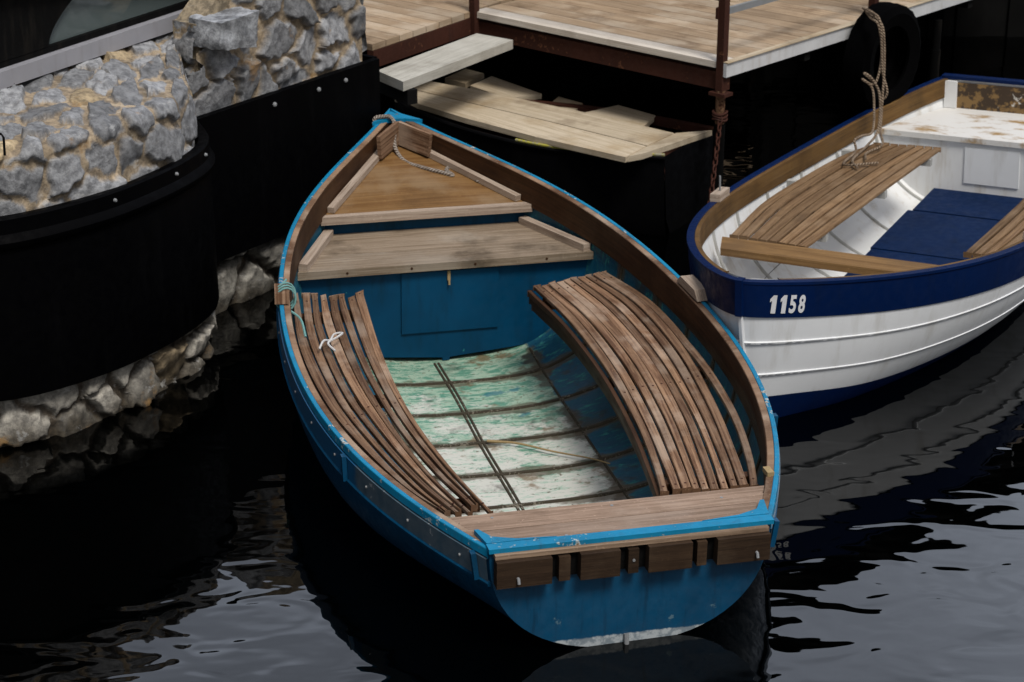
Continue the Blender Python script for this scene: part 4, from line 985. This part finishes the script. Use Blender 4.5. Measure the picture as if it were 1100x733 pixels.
# tyre fender hung on the platform edge
def tyre():
    c = at(950, 40, .80); c = pC+E2*((c-pC).dot(E2)-.36)+E1*.145; c.z = .77
    m = MB(); rows = []; ax = E1; u = E2; v = Vector((0, 0, 1))
    for i in range(49):
        a = i/48*2*math.pi; rad = u*math.cos(a)+v*math.sin(a); t = .006 if i % 2 else 0
        rows.append([c+rad*(.27+q*(.0 if abs(q) < 1 else 1)*0+dr+(t if dr > .05 else 0))+ax*dx for q, dr, dx in ((0, -.055, -.075), (0, .03, -.10), (0, .075, -.075), (0, .085, 0), (0, .075, .075), (0, .03, .10), (0, -.055, .075), (0, -.045, .05), (0, .04, .06), (0, .05, 0), (0, .04, -.06), (0, -.045, -.05))])
    m.grid(rows, closed=True)
    o = m.build('tyre_fender', M['tyre'], None, True); tag(o, 'black rubber tyre hung as a fender on the white boardwalk edge', 'tyre')
tyre()
def chain():
    a = Vector((PCP.x, PCP.y-.04, .66)); e = at(760, 236, .12); 
    P_ = [a, a.lerp(e, .3)+Vector((0, 0, -.04)), a.lerp(e, .7)+Vector((0, 0, -.04)), e, e+Vector((-.05, -.2, -.22))]; pts = spline(P_, 60)
    m = MB(); L = sum((pts[i+1]-pts[i]).length for i in range(60)); nl = int(L/.042); 
    def S(d):
        for i in range(60):
            q = (pts[i+1]-pts[i]).length
            if d <= q: return pts[i].lerp(pts[i+1], d/q), (pts[i+1]-pts[i]).normalized()
            d -= q
        return pts[-1], (pts[-1]-pts[-2]).normalized()
    for k in range(nl):
        c, t = S((k+.5)*L/nl); s_ = t.orthogonal().normalized(); s_ = s_ if k % 2 else t.cross(s_)
        m.tube([c+t*(.028*math.cos(x))+s_*(.014*math.sin(x)) for x in [i/10*2*math.pi for i in range(11)]], .0055, 5)
    for k in range(3):
        m.tube([Vector((PCP.x, PCP.y, .64+k*.02))+Vector((math.cos(x)*.042, math.sin(x)*.042, .006*math.sin(x*2+k))) for x in [i/16*2*math.pi for i in range(17)]], .009, 6)
    tag(m.build('rusty_chain', M['rust'], None, True), 'rusty chain hanging from the boardwalk corner pole to the water', 'chain')
chain()
def frl(x, a):                       # height of the blue boat's bottom boards
    u = a/4.884; n = H1.n(u); k = H1.k(u)+.03; bb = H1.b(u)-.035
    t = 1-(max(0, 1-(abs(x)/bb)**n))**(1/n); return k+(H1.z(u)-k)*t
rp = [(-.04, 2.22), (.10, 2.16), (.25, 2.02), (.40, 1.88), (.47, 1.78)]
P_ = spline([w1(x, a, frl(x, a)+.022) for x, a in rp], 24); m = MB(); m.tube(P_, lambda t: .007-.004*t, 6)
tag(m.build('dry_reed', M['reed'], None, True), 'dry straw coloured reed stem lying across the white bottom boards', 'reed')
# twine on the left rail and on the left bench
c = Vector((-H1.b(2.56/4.884)+.03, 2.56, H1.z(2.56/4.884)+.03)); m = MB()
for k in range(3):
    y = 2.53+k*.03; hb = H1.b(y/4.884)
    m.tube([w1(-hb+.03+math.cos(x)*.05, y+.006*math.sin(x*2), H1.z(y/4.884)+.012+math.sin(x)*.058) for x in [i/14*2*math.pi for i in range(15)]], .005, 6)
m.tube(spline([w1(-H1.b(.55)+.04, 2.72, H1.z(.55)+.03), w1(-.99, 2.62, .57), w1(-.985, 2.52, .50), w1(-.93, 2.45, .46), w1(-.92, 2.36, .40)], 24), .006, 6)
tag(m.build('twine', M['twine_teal'], None, True), 'faded teal twine wound round the left rowlock block of the blue boat', 'twine')
m = MB(); zq = .372
m.tube(spline([w1(-0.870, 2.260, zq), w1(-0.840, 2.310, zq+.02), w1(-0.800, 2.360, zq), w1(-0.770, 2.420, zq+.005), w1(-0.730, 2.410, zq+.012), w1(-0.770, 2.340, zq+.02), w1(-0.820, 2.300, zq+.01), w1(-0.800, 2.220, zq)], 40), .0055, 6)
tag(m.build('cord', M['twine_white'], None, True), 'short knotted white cord lying on the left slatted bench of the blue boat', 'cord')
rg = w2(*(H2.pt(1, .60, 1)+Vector((0, .06, .0)))); near = min((w1(*H1.pt(k/200, 1, 1))+Vector((0, 0, -.03)) for k in range(40, 160)), key=lambda p: (p-rg).length)
m = MB(); m.tube(spline([rg, rg.lerp(near, .4)+Vector((0, 0, -.03)), rg.lerp(near, .75)+Vector((0, 0, -.01)), near], 16), .008, 6)
tag(m.build('tether', M['rust'], None, True), 'short rusty tether from the stem ring of the white boat to the blue boat rail', 'tether')
